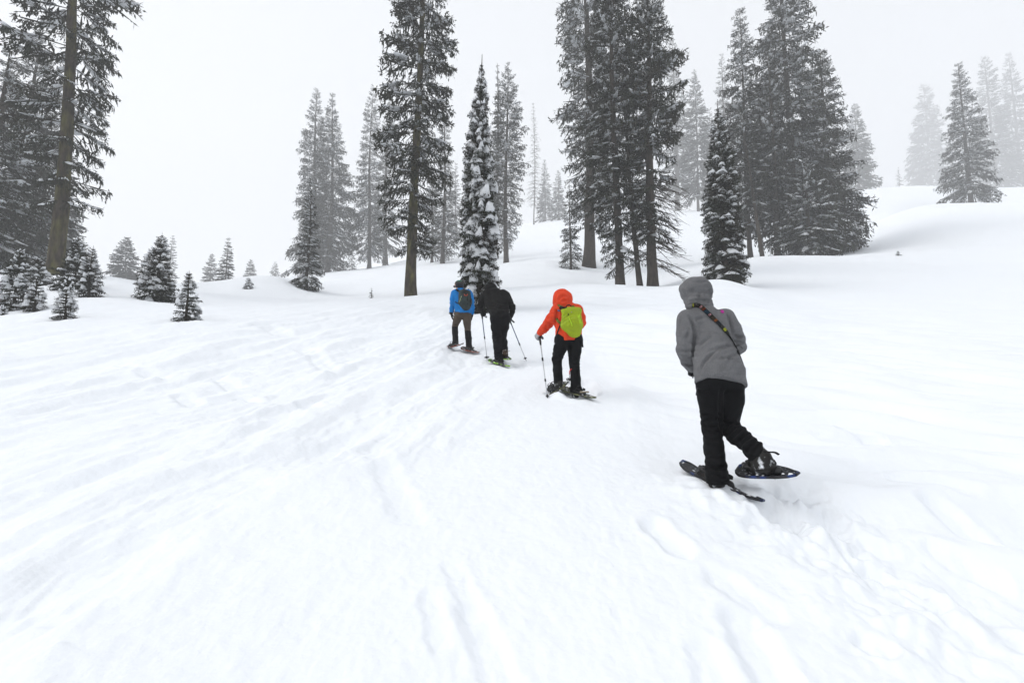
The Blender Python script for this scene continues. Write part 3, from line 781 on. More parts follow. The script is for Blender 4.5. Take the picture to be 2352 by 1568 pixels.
def sdf_mesh(prims, k=0.04, h=0.01, cuts=(), minus=(), folds=(), fold_amp=0.0, fold_f=7.0, seed=0, minus_k=0.0):
    """prims: (a,b,ra,rb[,flat vector 3 scale]) tapered capsules, smooth-joined; cuts: (point, outward normal)"""
    A_ = np.array([np.r_[p[0], p[2]] for p in prims]); B_ = np.array([np.r_[p[1], p[3]] for p in prims])
    lo = np.minimum((A_[:, :3] - A_[:, 3:4]).min(0), (B_[:, :3] - B_[:, 3:4]).min(0)) - 3 * h - k * 0.5
    hi = np.maximum((A_[:, :3] + A_[:, 3:4]).max(0), (B_[:, :3] + B_[:, 3:4]).max(0)) + 3 * h + k * 0.5
    n = np.ceil((hi - lo) / h).astype(int) + 1
    gx, gy, gz_ = [(lo[i] + h * np.arange(n[i])).astype(np.float32) for i in range(3)]
    X, Y, Z = gx[:, None, None], gy[None, :, None], gz_[None, None, :]
    def cap(a, b, ra, rb):
        ba = (b - a).astype(np.float32); l2 = float(ba @ ba) + 1e-9
        t = np.clip(((X - a[0]) * ba[0] + (Y - a[1]) * ba[1] + (Z - a[2]) * ba[2]) / l2, 0, 1)
        return np.sqrt((X - a[0] - t * ba[0]) ** 2 + (Y - a[1] - t * ba[1]) ** 2 + (Z - a[2] - t * ba[2]) ** 2) - (ra + (rb - ra) * t)
    D = None
    for p in prims:
        d = cap(np.asarray(p[0], float), np.asarray(p[1], float), p[2], p[3])
        if D is None: D = d
        else:
            hh = np.maximum(k - np.abs(D - d), 0) / k
            D = np.minimum(D, d) - hh * hh * k * 0.25
    for p in minus:
        D = np.maximum(D, -cap(np.asarray(p[0], float), np.asarray(p[1], float), p[2], p[3]))
    for c, nm in cuts:
        nm = np.asarray(nm, float); nm = nm / np.linalg.norm(nm)
        D = np.maximum(D, (X - c[0]) * nm[0] + (Y - c[1]) * nm[1] + (Z - c[2]) * nm[2])
    v, q = surface_nets(D, lo, h)
    nrm = vnormals(v, q)
    if fold_amp > 0 or folds:
        w = v + 0.05 * np.stack([noise3(v, 6, seed + c) for c in range(3)], -1)
        d = fold_amp * ((1 - 2 * np.abs(noise3(w * np.array((1, 1, 1.6)), fold_f, seed + 5))) * 0.6 + 0.5 * noise3(w, fold_f * 2.3, seed + 6))
        for c, dr, rad, amp, fr in folds:
            dr = np.asarray(dr, float); dr /= np.linalg.norm(dr)
            rel = v - np.asarray(c); s = rel @ dr
            g = np.exp(-(rel ** 2).sum(1) / (rad * rad))
            ph = s * fr + 2.2 * noise3(v, 5, seed + 11)
            d = d + amp * g * np.sin(ph * 2 * math.pi)
        v = v + nrm * d[:, None]
    return v, [q]

def crease(vf, C_, lines, depth=0.012, width=0.013, ridge=0.5):
    """press sewn seams and sharp folds (pixel polylines) into a garment"""
    v, q = vf[0].copy(), vf[1]
    bv_ = bvh_of(vf); n = vnormals(v, q[0])
    for ln in lines:
        sc = ln[0] if not isinstance(ln[0], tuple) else 1.0
        pts = [p for p in ln if isinstance(p, tuple)]
        ps = [hit(bv_, *C_.px(*p))[0] for p in pts]
        ps = [p for p in ps if p is not None]
        if len(ps) < 2: continue
        sp3 = spline(ps, 26)
        near = np.where((np.abs(v - sp3.mean(0)).max(1) < 0.45))[0]
        d2 = ((v[near][:, None] - sp3[None]) ** 2).sum(-1)
        k = d2.argmin(1); d = np.sqrt(d2[np.arange(len(k)), k])
        taper = np.clip(np.minimum(k, 25 - k) / 5.0 + 0.25, 0, 1)
        f = -np.exp(-(d / width) ** 2) + ridge * np.exp(-((d - 2.2 * width) / (1.1 * width)) ** 2)
        v[near] += n[near] * (sc * depth * f * taper)[:, None]
    return v, q

class Crop:
    """joint positions from a zoomed crop of the picture plus a distance"""
    def __init__(s, x0, y0, sx, sy): s.a = (x0, y0, sx, sy); s.Y = 0
    def px(s, x, y): return ((s.a[0] + x * s.a[2]) * 0.6125, (s.a[1] + y * s.a[3]) * 0.6125)
    def foot(s, x, y):
        p = base_hit(*s.px(x, y), fn=ground, dmin=1.2, dmax=40); s.Y = p[1]; s.m = 0.6125 * s.a[2]; return p
    def g(s, x, y): return base_hit(*s.px(x, y), fn=ground, dmin=1.2, dmax=40)
    def __call__(s, x, y, dy=0.0): return PY(*s.px(x, y), s.Y + dy)

def caps(C, pts):
    """chain of (x,y,dy,r) -> prims"""
    return [(C(*a[:3]), C(*b[:3]), a[3], b[3]) for a, b in zip(pts[:-1], pts[1:])]

def shrink(prims, f): return [(p[0], p[1], p[2] * f, p[3] * f) for p in prims]

def torso_of(jk): return [p for i, p in enumerate(jk) if i % 3 != 2]   # the coat tails hang below the body

def head_prims(c, fwd, up=np.array((0, 0, 1.0)), r=0.08):
    fwd = np.asarray(fwd, float); fwd /= np.linalg.norm(fwd); side = np.cross(fwd, up)
    o = [(c + up * 0.02 - fwd * 0.012, c + up * 0.03 + fwd * 0.012, r, r * 0.97), (c - up * 0.05 + fwd * 0.02, c - up * 0.085 + fwd * 0.05, 0.062, 0.042)]
    o += [(c + fwd * 0.085 + up * 0.012, c + fwd * 0.108 - up * 0.025, 0.011, 0.017)]                      # nose
    o += [(c + fwd * 0.075 - up * 0.062 - side * 0.018, c + fwd * 0.075 - up * 0.062 + side * 0.018, 0.013, 0.013)]   # lips
    for s in (-1, 1):
        o += [(c + side * s * 0.086 - up * 0.01, c + side * s * 0.09 + up * 0.025, 0.013, 0.018), (c + fwd * 0.066 + side * s * 0.034 + up * 0.03, c + fwd * 0.066 + side * s * 0.045 + up * 0.032, 0.02, 0.016)]
    return o

def hand_mesh(wrist, d, back, curl=0.6, s=1.0, side=1, h=0.005, fat=1.0):
    """palm, four fingers of different length and a thumb; d: finger direction, back: back-of-hand direction"""
    d = np.asarray(d, float); d /= np.linalg.norm(d)
    back = np.asarray(back, float); back -= d * (back @ d); back /= np.linalg.norm(back)
    a = np.cross(d, back) * side
    w = np.asarray(wrist, float)
    pr = [(w, w + d * 0.03 * s, 0.027 * s * fat, 0.024 * s * fat)]
    for i, off in enumerate((-0.03, -0.01, 0.01, 0.03)):
        pr.append((w + d * 0.02 * s + a * off * 0.6 * s, w + d * 0.085 * s + a * off * s, 0.017 * s * fat, 0.012 * s * fat))
    palm = sdf_mesh(pr, 0.02, h)
    fing = []
    for i, (off, ln) in enumerate(zip((-0.03, -0.01, 0.01, 0.03), (0.062, 0.078, 0.082, 0.07))):
        p = w + d * 0.085 * s + a * off * s; dd = d.copy(); bb = back.copy(); lens = (0.45, 0.32, 0.23)
        for l in lens:
            c_, s_ = math.cos(curl), math.sin(curl)
            dd, bb = dd * c_ - bb * s_, bb * c_ + dd * s_
            q = p + dd * ln * l * s
            fing.append((p, q, 0.0105 * s * fat, 0.009 * s * fat)); p = q
    th0 = w + d * 0.03 * s + a * 0.032 * s
    th1 = th0 + (a * 0.6 + d * 0.65 - back * 0.45) * 0.042 * s
    th2 = th1 + (d * 0.75 - back * 0.6 - a * 0.25) * 0.036 * s
    fing += [(th0, th1, 0.014 * s * fat, 0.012 * s * fat), (th1, th2, 0.012 * s * fat, 0.009 * s * fat)]
    return sdf_mesh(pr + fing, 0.008, h)

cloth = lambda n, c, **k: material(n, c, 0.85, 0.15, **{**dict(var=0.12, vscale=9, bump=0.0008, bscale=350), **k})
M['skin'] = material('skin', (0.45, 0.27, 0.2), 0.6, 0.4, var=0.06)
M['grey_jacket'] = cloth('grey_softshell', (0.15, 0.15, 0.154), color2=(0.11, 0.11, 0.114), mscale=180, mixlo=0.4, mixhi=0.6)
M['black'] = cloth('black_fabric', (0.004, 0.0042, 0.005))
M['black_jacket'] = cloth('black_shell', (0.008, 0.0078, 0.0078))
M['orange'] = cloth('orange_jacket', (0.62, 0.055, 0.018))
M['blue'] = cloth('blue_jacket', (0.012, 0.165, 0.46))
M['brown'] = cloth('brown_trousers', (0.075, 0.058, 0.044))
M['gaiter'] = cloth('gaiter', (0.012, 0.012, 0.013))
M['boot'] = material('boot_with_snow', (0.014, 0.013, 0.012), 0.7, 0.3, color2=(0.75, 0.77, 0.8), mscale=19, mixlo=0.55, mixhi=0.72, bump=0.01, bscale=30)
M['boot_brown'] = material('brown_boot', (0.05, 0.03, 0.018), 0.7, 0.3, color2=(0.75, 0.77, 0.8), mscale=30, mixlo=0.6, mixhi=0.66)
M['glove_black'] = cloth('black_glove', (0.010, 0.010, 0.011))
M['glove_grey'] = cloth('grey_glove', (0.35, 0.35, 0.36))
M['lime'] = cloth('lime_pack', (0.28, 0.36, 0.018), bump=0.001)
M['lime_print'] = material('bright_lime_print', (0.50, 0.80, 0.02), 0.6)
M['olive'] = cloth('olive_strap', (0.14, 0.14, 0.03))
M['webbing'] = cloth('black_webbing', (0.012, 0.012, 0.012))
M['pack_grey'] = cloth('slate_pack', (0.035, 0.047, 0.046), color2=(0.028, 0.03, 0.03), mscale=7)
M['red'] = material('red_plastic', (0.5, 0.02, 0.015), 0.5)
M['redorange'] = material('red_orange', (0.5, 0.07, 0.03), 0.6)
M['magenta'] = material('magenta_print', (0.36, 0.012, 0.22), 0.6)
M['deck'] = material('black_deck_with_snow', (0.010, 0.010, 0.012), 0.5, 0.4, color2=(0.45, 0.47, 0.5), mscale=40, mixlo=0.58, mixhi=0.72, bump=0.006, bscale=40)
M['deck_olive'] = material('camouflage_deck', (0.03, 0.032, 0.024), 0.6, 0.3, color2=(0.2, 0.2, 0.14), mscale=24, mixlo=0.5, mixhi=0.6)
M['deck_red'] = material('dark_red_deck', (0.035, 0.018, 0.015), 0.6, 0.3, color2=(0.6, 0.6, 0.62), mscale=22, mixlo=0.57, mixhi=0.64)
M['frame_blue'] = material('blue_frame', (0.012, 0.04, 0.17), 0.5, 0.4, color2=(0.01, 0.01, 0.012), mscale=9, mixlo=0.42, mixhi=0.5)
M['frame_olive'] = material('olive_frame', (0.12, 0.125, 0.05), 0.5, 0.4, color2=(0.03, 0.03, 0.03), mscale=14)
M['frame_red'] = material('rust_frame', (0.22, 0.05, 0.03), 0.5, 0.4, color2=(0.03, 0.03, 0.03), mscale=12)
M['frame_lime'] = material('lime_frame', (0.25, 0.5, 0.03), 0.5, 0.4, color2=(0.03, 0.03, 0.03), mscale=9, mixlo=0.5, mixhi=0.55)
M['plastic'] = material('black_plastic', (0.012, 0.012, 0.013), 0.45, 0.4)
M['tan'] = material('tan_bar', (0.30, 0.25, 0.18), 0.6)
M['steel'] = material('steel', (0.5, 0.5, 0.52), 0.35, metallic=0.9)
M['silver'] = material('silver_shaft', (0.50, 0.51, 0.53), 0.4, 0.5, metallic=0.3)
M['navy'] = material('navy_shaft', (0.012, 0.035, 0.12), 0.4, 0.5)
M['foot_snow'] = material('stuck_snow', (0.86, 0.88, 0.9), 0.8, 0.1, bump=0.006, bscale=60)

def person(C, label, body_prims, parts, head, fwd, neck):
    allp = [(p[0], p[1], min(p[2] * 0.55, 0.045), min(p[3] * 0.55, 0.045)) for p in body_prims] + head_prims(head, fwd) + [(head - np.array((0, 0, 0.08)), neck, 0.055, 0.065)]
    v, f = sdf_mesh(allp, 0.03, 0.014)
    bs = np.array((v[:, 0].mean(), v[:, 1].mean(), v[:, 2].min()))
    o = link('person', mesh_np('person', v - bs, f), None, M['skin'])
    o.location = bs
    tag(o, label, 'person', 'snowshoe hikers walking up the slope')
    jk_ = None
    for name, vf, mt in parts:
        p = part(name, vf, mt, jk_ if name == 'hood' else o)
        if name == 'jacket': jk_ = p
    return o

def hit(bvh, px, py):
    o = Vector((0, 0, CAMZ)); d = Vector(P(px, py, 1.0)) - o; d.normalize()
    loc, n, i, dist = bvh.ray_cast(o, d)
    return (None, None) if loc is None else (np.array(loc), np.array(n) * (1 if n.dot(d) < 0 else -1))

def bvh_of(vf):
    return BVHTree.FromPolygons([tuple(p) for p in vf[0]], [tuple(int(i) for i in q) for f in vf[1] for q in f])

# --- snowshoe
def snowshoe(toe, tail, up, width, label, frame, deck, boot_at=0.55, strap=None, bar=None, snow_n=10, sink_snow=True):
    toe, tail = np.asarray(toe, float), np.asarray(tail, float)
    x = toe - tail; L = np.linalg.norm(x); x /= L
    up = np.asarray(up, float); up = up - x * (up @ x); up /= np.linalg.norm(up)
    y = np.cross(up, x)
    def W(p): p = np.asarray(p, float).reshape(-1, 3); return tail + p[:, :1] * x + p[:, 1:2] * y + p[:, 2:3] * up
    s = np.linspace(0, 1, 28)
    wid = width / 2 * np.interp(s, (0, .06, .25, .5, .72, .86, .94, .985, 1), (.16, .3, .62, .86, 1, .97, .8, .45, .0))
    lift = 0.26 * L * np.maximum(0, s - 0.78) ** 2 / 0.22 + 0.015 * L * np.maximum(0, 0.12 - s) / 0.12
    rt = root('snowshoe', (toe + tail) / 2, label, 'snowshoe', 'snowshoes on the hikers\' feet')
    out = [(s[i] * L, wid[i], lift[i] + 0.004) for i in range(28)] + [(s[i] * L, -wid[i], lift[i] + 0.004) for i in range(26, -1, -1)]
    out.append(out[0])
    fv = tube(W(out), 0.0105, 7, cap=False, up=up)
    part('frame', fv, frame, rt)
    mb = MB()
    ys = np.array((-1, -.5, 0, .5, 1.0))
    top = np.array([(s[i] * L, wid[i] * yy * 0.97, lift[i] + 0.008 + 0.004 * math.cos(yy * 6)) for i in range(1, 27) for yy in ys])
    bot = top - np.array((0, 0, 0.008))
    i = np.arange(25)[:, None] * 5; j = np.arange(4)[None]
    q = np.stack((i + j, i + 5 + j, i + 6 + j, i + 1 + j), -1).reshape(-1, 4)
    mb.add(W(np.vstack((top, bot))), np.vstack((q[:, ::-1], q + len(top))))
    deck_o = part('deck', mb.out(), deck, rt)
    # binding: heel pad, side rails, toe cup, two buckled bands
    bx = boot_at * L
    pr = [(W((bx - 0.02, 0, 0.016))[0], W((bx + 0.2, 0, 0.02))[0], 0.035, 0.042)]
    for sg in (-1, 1):
        pr += [(W((bx + 0.02, sg * 0.05, 0.02))[0], W((bx + 0.2, sg * 0.045, 0.05))[0], 0.014, 0.02), (W((bx + 0.2, sg * 0.045, 0.05))[0], W((bx + 0.235, sg * 0.02, 0.06))[0], 0.018, 0.016)]
    bind_o = part('binding', sdf_mesh(pr, 0.015, 0.008, seed=3, fold_amp=0.003, fold_f=30), M['plastic'], rt)
    for xo in (0.08, 0.16):
        arc = [(bx + xo, math.cos(a) * 0.058, 0.02 + math.sin(a) * 0.095) for a in np.linspace(0, math.pi, 12)]
        pw = W(arc); cw = W((bx + xo, 0, 0.02))[0]
        part('strap', ribbon(pw, pw - cw, 0.02, 0.003), M['webbing'], bind_o)
    part('heel_strap', ribbon(*(lambda p: (p, p - W((bx + 0.02, 0, 0.07))[0]))(W([(bx + 0.06 - 0.085 * math.sin(a), math.cos(a) * 0.05, 0.075) for a in np.linspace(0, math.pi, 12)])), 0.022, 0.003), M['webbing'], rt)
    for xo in (0.30, 0.62):
        n = 9
        pts = []
        mbc = MB()
        for yy in np.linspace(-0.8, 0.8, n):
            c = np.array((xo * L, yy * width / 2 * np.interp(xo, (0, .25, .5, .72), (.2, .62, .86, 1)), -0.002))
            mbc.add(W([c + (-.006, -.006, 0), c + (.006, -.006, 0), c + (.006, .006, 0), c + (-.006, .006, 0), c + (0, 0, -0.022)]), np.array([(0, 1, 4), (1, 2, 4), (2, 3, 4), (3, 0, 4), (0, 2, 1)]))
        part('crampon', mbc.out(), M['steel'], rt, smooth=False)
    if bar is not None:
        part('heel_riser', tube(W([(bx - 0.03, -0.075, 0.045), (bx - 0.03, 0.075, 0.05)]), 0.011, 8), bar, rt)
    if strap is not None:           # loose strap end sticking out behind
        p = spline(strap, 10)
        part('loose_strap', ribbon(p, np.tile(up, (10, 1)), np.linspace(0.024, 0.016, 10), 0.004), M['webbing'], rt)
    r = np.random.default_rng(int(L * 1e6) % 9999)
    mbs = MB()
    for q_ in range(snow_n):
        xx = r.uniform(0.05, 0.95); wy = np.interp(xx, s, wid) * r.uniform(-0.85, 0.85)
        c = W((xx * L, wy, np.interp(xx, s, lift) + 0.012))[0]
        ang = np.linspace(0, 2 * math.pi, 8)[:-1]; sz = r.uniform(0.005, 0.017)
        ring = np.array([(math.cos(a) * sz * r.uniform(.7, 1.5), math.sin(a) * sz * r.uniform(.6, 1.1), 0) for a in ang])
        ring2 = ring * 0.6 + (0, 0, sz * 0.4)
        vv = np.vstack((ring, ring2, (0, 0, sz * 0.45)))
        j = np.arange(7); k = (j + 1) % 7
        mbs.add(c + vv[:, :1] * x + vv[:, 1:2] * y + vv[:, 2:3] * up, [np.stack((j, k, k + 7, j + 7), -1), np.stack((j + 7, k + 7, np.full(7, 14)), -1)])
    o = part('snow', mbs.out(), M['foot_snow'], deck_o); o['kind'] = 'stuff'
    return rt

def pole(top, tip, label, upper, lower, split=0.45, grip=0.16, basket=0.06, strap_dir=(1, 0, -0.6), joint2=None, basket_r=0.05, vis_grip=True):
    top, tip = np.asarray(top, float), np.asarray(tip, float)
    d = tip - top; L = np.linalg.norm(d); u = d / L
    at = lambda s: top + u * s
    rt = root('trekking_pole', tip, label, 'trekking pole', 'trekking poles in the hikers\' hands')
    grip_o = part('grip', tube([at(0), at(.02), at(.05), at(.09), at(grip * .8), at(grip)], (0.014, 0.021, 0.017, 0.019, 0.016, 0.012), 10), M['plastic'], rt)
    part('shaft', tube([at(grip), at(split * L)], 0.0095, 8), upper, rt)
    part('lower_shaft', tube([at(split * L), at(L - 0.05)], 0.0075, 8), lower, rt)
    part('lock', tube([at(split * L - .025), at(split * L + .025)], 0.0135, 8), M['plastic'], rt)
    if joint2: part('lock', tube([at(joint2 * L - .02), at(joint2 * L + .02)], 0.012, 8), M['plastic'], rt)
    part('tip', tube([at(L - 0.06), at(L)], (0.008, 0.003), 8), M['plastic'], rt)
    bz = at(L - basket)
    a = np.cross(u, (0, 1, 0.1)); a /= np.linalg.norm(a); b = np.cross(u, a)
    ring = [bz + basket_r * (math.cos(t) * a + math.sin(t) * b) for t in np.linspace(0, 2 * math.pi, 17)]
    mb = MB(); mb.add(*tube(ring, 0.006, 6, cap=False))
    for t in np.arange(5) * 2 * math.pi / 5: mb.add(*tube([bz - u * .012, bz + basket_r * (math.cos(t) * a + math.sin(t) * b)], 0.006, 5))
    mb.add(*tube([bz - u * .02, bz + u * .02], 0.012, 8))
    part('basket', mb.out(), M['plastic'], rt)
    sd = np.asarray(strap_dir, float)
    lp = spline([at(.01), at(.02) + sd * .05, at(.05) + sd * .10, at(.07) + sd * .07, at(.02)], 14)
    part('strap', ribbon(lp, np.tile((0.1, -1, 0.1), (14, 1)), 0.016, 0.002), M['webbing'], grip_o)
    return rt

# ================================================================== person in grey
C = Crop(2400, 1000, 0.57377, 0.57400)
C.foot(505, 1425)
UP = np.array((0, 0, 1.0))
jk = caps(C, [(345, 365, .30, .098), (424, 500, .22, .086), (446, 690, .10, .10), (454, 830, .06, .110)]) \
   + caps(C, [(520, 355, .28, .095), (530, 500, .22, .092), (588, 690, .10, .110), (602, 830, .06, .122)]) \
   + caps(C, [(430, 330, .31, .11), (465, 500, .22, .125), (515, 690, .09, .14), (522, 830, .04, .14)])
sl = caps(C, [(308, 342, .29, .080), (301, 440, .25, .080), (300, 540, .26, .074), (318, 610, .34, .062), (338, 658, .43, .048)])
sr = caps(C, [(552, 332, .27, .078), (595, 410, .27, .076), (628, 480, .30, .070), (648, 525, .45, .055), (640, 540, .55, .048)])
nk = caps(C, [(378, 235, .36, .088), (400, 300, .32, .095)])
hem_n = C(530, 800, .05) - C(470, 500, .2)
hem_n = hem_n / np.linalg.norm(hem_n) + np.array((-0.12, 0, 0))
folds = [(C(300, 560, .2), (0.1, 0, 1), .14, .005, 15), (C(320, 640, .3), (0.2, .2, 1), .09, .006, 20), (C(620, 470, .2), (0.4, 0, 1), .10, .006, 16),
         (C(490, 570, .06), (-0.35, 0, 1), .17, .004, 9)]
jm = sdf_mesh(jk + sl + sr + nk, 0.016, 0.0088, cuts=[(C(527, 772, .08), hem_n)], folds=folds, fold_amp=0.006, fold_f=4.5, seed=4)
jm = crease(jm, C, [[1.5, (322, 318), (345, 380), (354, 450), (350, 520), (354, 590), (352, 670)], [1.4, (566, 292), (586, 350), (598, 420), (604, 470)],
    [1.0, (392, 690), (412, 640), (450, 590), (500, 548), (560, 530)], [1.0, (440, 560), (500, 532), (560, 520), (610, 516)], [0.7, (520, 600), (580, 596), (650, 615)], [0.7, (385, 520), (430, 480), (470, 455)],
    [1.0, (248, 545), (300, 556), (346, 548)], [1.0, (258, 590), (305, 612), (350, 606)], [0.9, (285, 632), (320, 648), (352, 640)], [0.7, (330, 400), (318, 440), (300, 470)],
    [1.0, (598, 440), (640, 455), (684, 462)], [0.8, (606, 478), (640, 492), (680, 496)], [0.6, (360, 350), (420, 330), (480, 345)], [0.5, (372, 722), (520, 716), (676, 700)], [0.7, (640, 560), (600, 590), (570, 640)], [0.6, (270, 330), (255, 400), (262, 460)]], depth=0.018, width=0.012, ridge=0.35)
hd = C(367, 160, .44)
hoodp = caps(C, [(345, 150, .40, .105), (388, 150, .40, .105)]) + caps(C, [(342, 122, .46, .072), (392, 118, .46, .068)]) + caps(C, [(362, 190, .40, .108), (380, 235, .36, .085)]) \
   + caps(C, [(292, 142, .50, .046), (318, 222, .48, .04)]) + caps(C, [(432, 140, .46, .050), (425, 200, .42, .052)]) + caps(C, [(372, 240, .35, .092), (405, 252, .34, .086)])
ff = np.array((-0.35, 1, -0.15)); ff /= np.linalg.norm(ff)
hm = sdf_mesh(hoodp, 0.022, 0.0088, minus=[(hd + ff * .15, hd + ff * .3, .082, .12)], folds=[(C(390, 225, .3), (0.15, 0, 1), .09, .009, 20), (C(300, 200, .4), (1, 0, .3), .09, .004, 14)], fold_amp=0.009, fold_f=8, seed=8)
hm = crease(hm, C, [[1.3, (392, 170), (392, 222), (430, 226), (462, 220)], [1.0, (292, 120), (300, 180), (316, 250)], [0.8, (272, 130), (290, 190), (304, 236)], [0.8, (330, 90), (380, 100), (440, 96)], [1.2, (312, 238), (370, 222), (452, 224)], [1.2, (318, 252), (380, 240), (448, 240)], [0.7, (440, 130), (456, 160), (462, 196)]])
tl = caps(C, [(455, 735, .10, .105), (462, 860, .13, .094), (468, 1035, .16, .072), (485, 1200, .08, .072), (506, 1400, .0, .083)])
tr_ = caps(C, [(596, 730, .10, .096), (598, 860, .14, .090), (572, 1040, .18, .078), (640, 1105, .06, .074), (735, 1185, -.10, .066), (775, 1228, -.15, .062)])
pel = caps(C, [(462, 735, .10, .110), (585, 728, .10, .105)])
pm = sdf_mesh(tl + tr_ + pel, 0.022, 0.0095, cuts=[(C(508, 1412, 0), (0.1, 0, -1))], folds=[(C(468, 1050, .08), (0, 0, 1), .12, .008, 22), (C(640, 1090, 0), (0.7, -.3, -0.6), .12, .009, 20), (C(505, 1330, -.06), (0, 0, 1), .14, .007, 16), (C(750, 1190, -.12), (0.7, -.3, -.6), .10, .010, 18)], fold_amp=0.006, fold_f=7, seed=12)
pm = crease(pm, C, [[1.2, (528, 790), (522, 900), (518, 1000), (526, 1060)], [1.0, (412, 1030), (460, 1045), (522, 1035)], [0.9, (415, 1075), (460, 1085), (524, 1078)], [1.0, (540, 1010), (590, 1020), (640, 1030)], [1.0, (690, 1210), (720, 1170), (770, 1140)], [0.9, (640, 1150), (680, 1110), (720, 1085)], [1.0, (445, 1310), (500, 1325), (560, 1300)], [0.9, (450, 1240), (500, 1250), (548, 1236)], [0.8, (372, 800), (420, 815), (470, 800)]], depth=0.016)
btl = sdf_mesh(caps(C, [(508, 1380, .0, .055), (500, 1425, .03, .05), (455, 1395, .14, .046), (400, 1362, .24, .038)]), 0.03, 0.009, fold_amp=.003, fold_f=20, seed=1)
btr = sdf_mesh(caps(C, [(770, 1210, -.13, .056), (805, 1290, -.17, .058), (770, 1320, -.06, .05), (728, 1328, .05, .042)]) + caps(C, [(812, 1245, -.19, .05), (835, 1300, -.19, .045)]), 0.03, 0.009, fold_amp=.005, fold_f=20, seed=2)
hl = hand_mesh(C(338, 660, .44), (0.1, 1, -0.3), (-1, 0, 0.1), 0.5, 1.0, 1)
hr = hand_mesh(C(640, 540, .56), (-0.2, 1, -0.1), (1, 0, 0.1), 0.5, 1.0, -1)
pg = person(C, 'person in grey hooded jacket and black trousers, lifting one snowshoe, closest to the viewer', torso_of(jk) + sl + sr + nk + tl + tr_, [
    ('jacket', jm, M['grey_jacket']), ('hood', hm, M['grey_jacket']), ('trousers', pm, M['black']), ('boot', btl, M['boot']), ('boot', btr, M['boot']), ('glove', hl, M['glove_black']), ('glove', hr, M['glove_black'])], hd, ff, C(398, 300, .32))
bv = bvh_of(jm)
# small magenta flower-like mark on the right shoulder blade
def decal(bv_, C_, pts, mt, parent, name, off=0.003):
    vv = []
    for x, y in pts:
        p, n = hit(bv_, *C_.px(x, y))
        if p is None: continue
        vv.append(p + n * off)
    n_ = len(vv)
    if n_ < 6: print('decal missed'); return
    c = np.mean(vv, 0)
    vv = np.vstack((vv, [c], np.array(vv) - (c - np.array((0, 0, CAMZ))) / np.linalg.norm(c) * -0.004))
    j = np.arange(n_); k = (j + 1) % n_
    part(name, (vv, [np.stack((j, k, np.full(n_, n_)), -1), np.stack((j, j + n_ + 1, k + n_ + 1, k), -1)]), mt, parent)
decal(bv, C, [(533, 281), (540, 285), (544, 283), (548, 292), (551, 301), (545, 304), (541, 306), (536, 301), (530, 303), (528, 294), (525, 287), (530, 286)], M['magenta'], pg.children[0], 'logo')
# zip puller hanging at the left cuff
part('zip_pull', tube([C(352, 682, .35), C(348, 700, .35), C(346, 712, .35)], 0.003, 6), M['plastic'], pg)
part('zip_pull', tube([C(346, 710, .35), C(345, 728, .35)], 0.006, 6), M['plastic'], pg)
part('zip_pull', tube([C(374, 790, .05), C(370, 815, .04), C(367, 840, .04)], 0.005, 6), M['plastic'], pg)
part('cuff_cord', tube(spline([C(628, 520, .25), C(645, 512, .24), C(660, 524, .26), C(674, 540, .3)], 8), 0.005, 6), M['plastic'], pg)

# patterned shoulder strap
sp = [(344, 256), (368, 252), (395, 262), (420, 284), (450, 312), (480, 342), (510, 372), (540, 404), (562, 428), (582, 455), (600, 486), (616, 516), (632, 545)]
pp, nn = [], []
for x, y in sp:
    p, n = hit(bv, *C.px(x, y))
    if p is None: continue
    pp.append(p + n * 0.005); nn.append(n)
st_root = root('shoulder_strap', pp[-1], 'dark patterned shoulder strap with coloured bands across the grey jacket', 'strap')
NS = 72
sp_ = spline(pp, NS); sn = spline(nn, NS)
sn /= np.linalg.norm(sn, axis=1)[:, None]
for _ in range(4): sn[1:-1] = (sn[:-2] + sn[1:-1] * 2 + sn[2:]) / 4; sp_[1:-1] = (sp_[:-2] + sp_[1:-1] * 2 + sp_[2:]) / 4
wide = np.where(np.arange(NS) < 46, 0.036, np.maximum(0.013, 0.036 - (np.arange(NS) - 46) * 0.0035))
part('band', ribbon(sp_ + sn * 0.002, sn, wide, 0.004), M['webbing'], st_root)
bandc = [(0.16, 0.17, 0.02), (0.02, 0.014, 0.014), (0.014, 0.013, 0.013), (0.035, 0.022, 0.015), (0.10, 0.025, 0.014), (0.014, 0.03, 0.045), (0.010, 0.010, 0.010), (0.028, 0.022, 0.016), (0.15, 0.045, 0.012), (0.013, 0.016, 0.02), (0.026, 0.026, 0.022), (0.24, 0.26, 0.025)]
bi = np.linspace(1, 46, 13).astype(int)
for q in range(12):
    a, b = bi[q], bi[q + 1] - (0 if q % 2 else 1)
    m_ = material('strap_band', bandc[q], 0.85, 0.1, var=0.5, vscale=120)
    part('stripe', ribbon((sp_ + sn * 0.0055)[a:b + 1], sn[a:b + 1], 0.032, 0.002), m_, st_root)
M['pink'] = material('pink_thread', (0.4, 0.2, 0.22), 0.8)
for q in (13, 25):
    t = sp_[q + 1] - sp_[q - 1]; t /= np.linalg.norm(t); s = np.cross(t, sn[q]); c = sp_[q] + sn[q] * 0.0095
    part('stitched_ring', tube([c + s * 0.006 + 0.0065 * (math.cos(a) * t + math.sin(a) * s) for a in np.linspace(0, 6.283, 13)], 0.0017, 5, cap=False), M['pink'], st_root)
    for g in (-1, 1): part('stitched_bar', tube([c - s * 0.010 + t * 0.007 * g, c - s * 0.003 - t * 0.007 * g], 0.0016, 5), M['pink'], st_root)
tl_ = spline([pp[-1], C(650, 585, .1), C(664, 622, .1), C(676, 655, .1)], 10)
part('hanging_end', ribbon(tl_, np.tile((0.2, -1, 0.1), (10, 1)), 0.017, 0.005), M['webbing'], st_root)

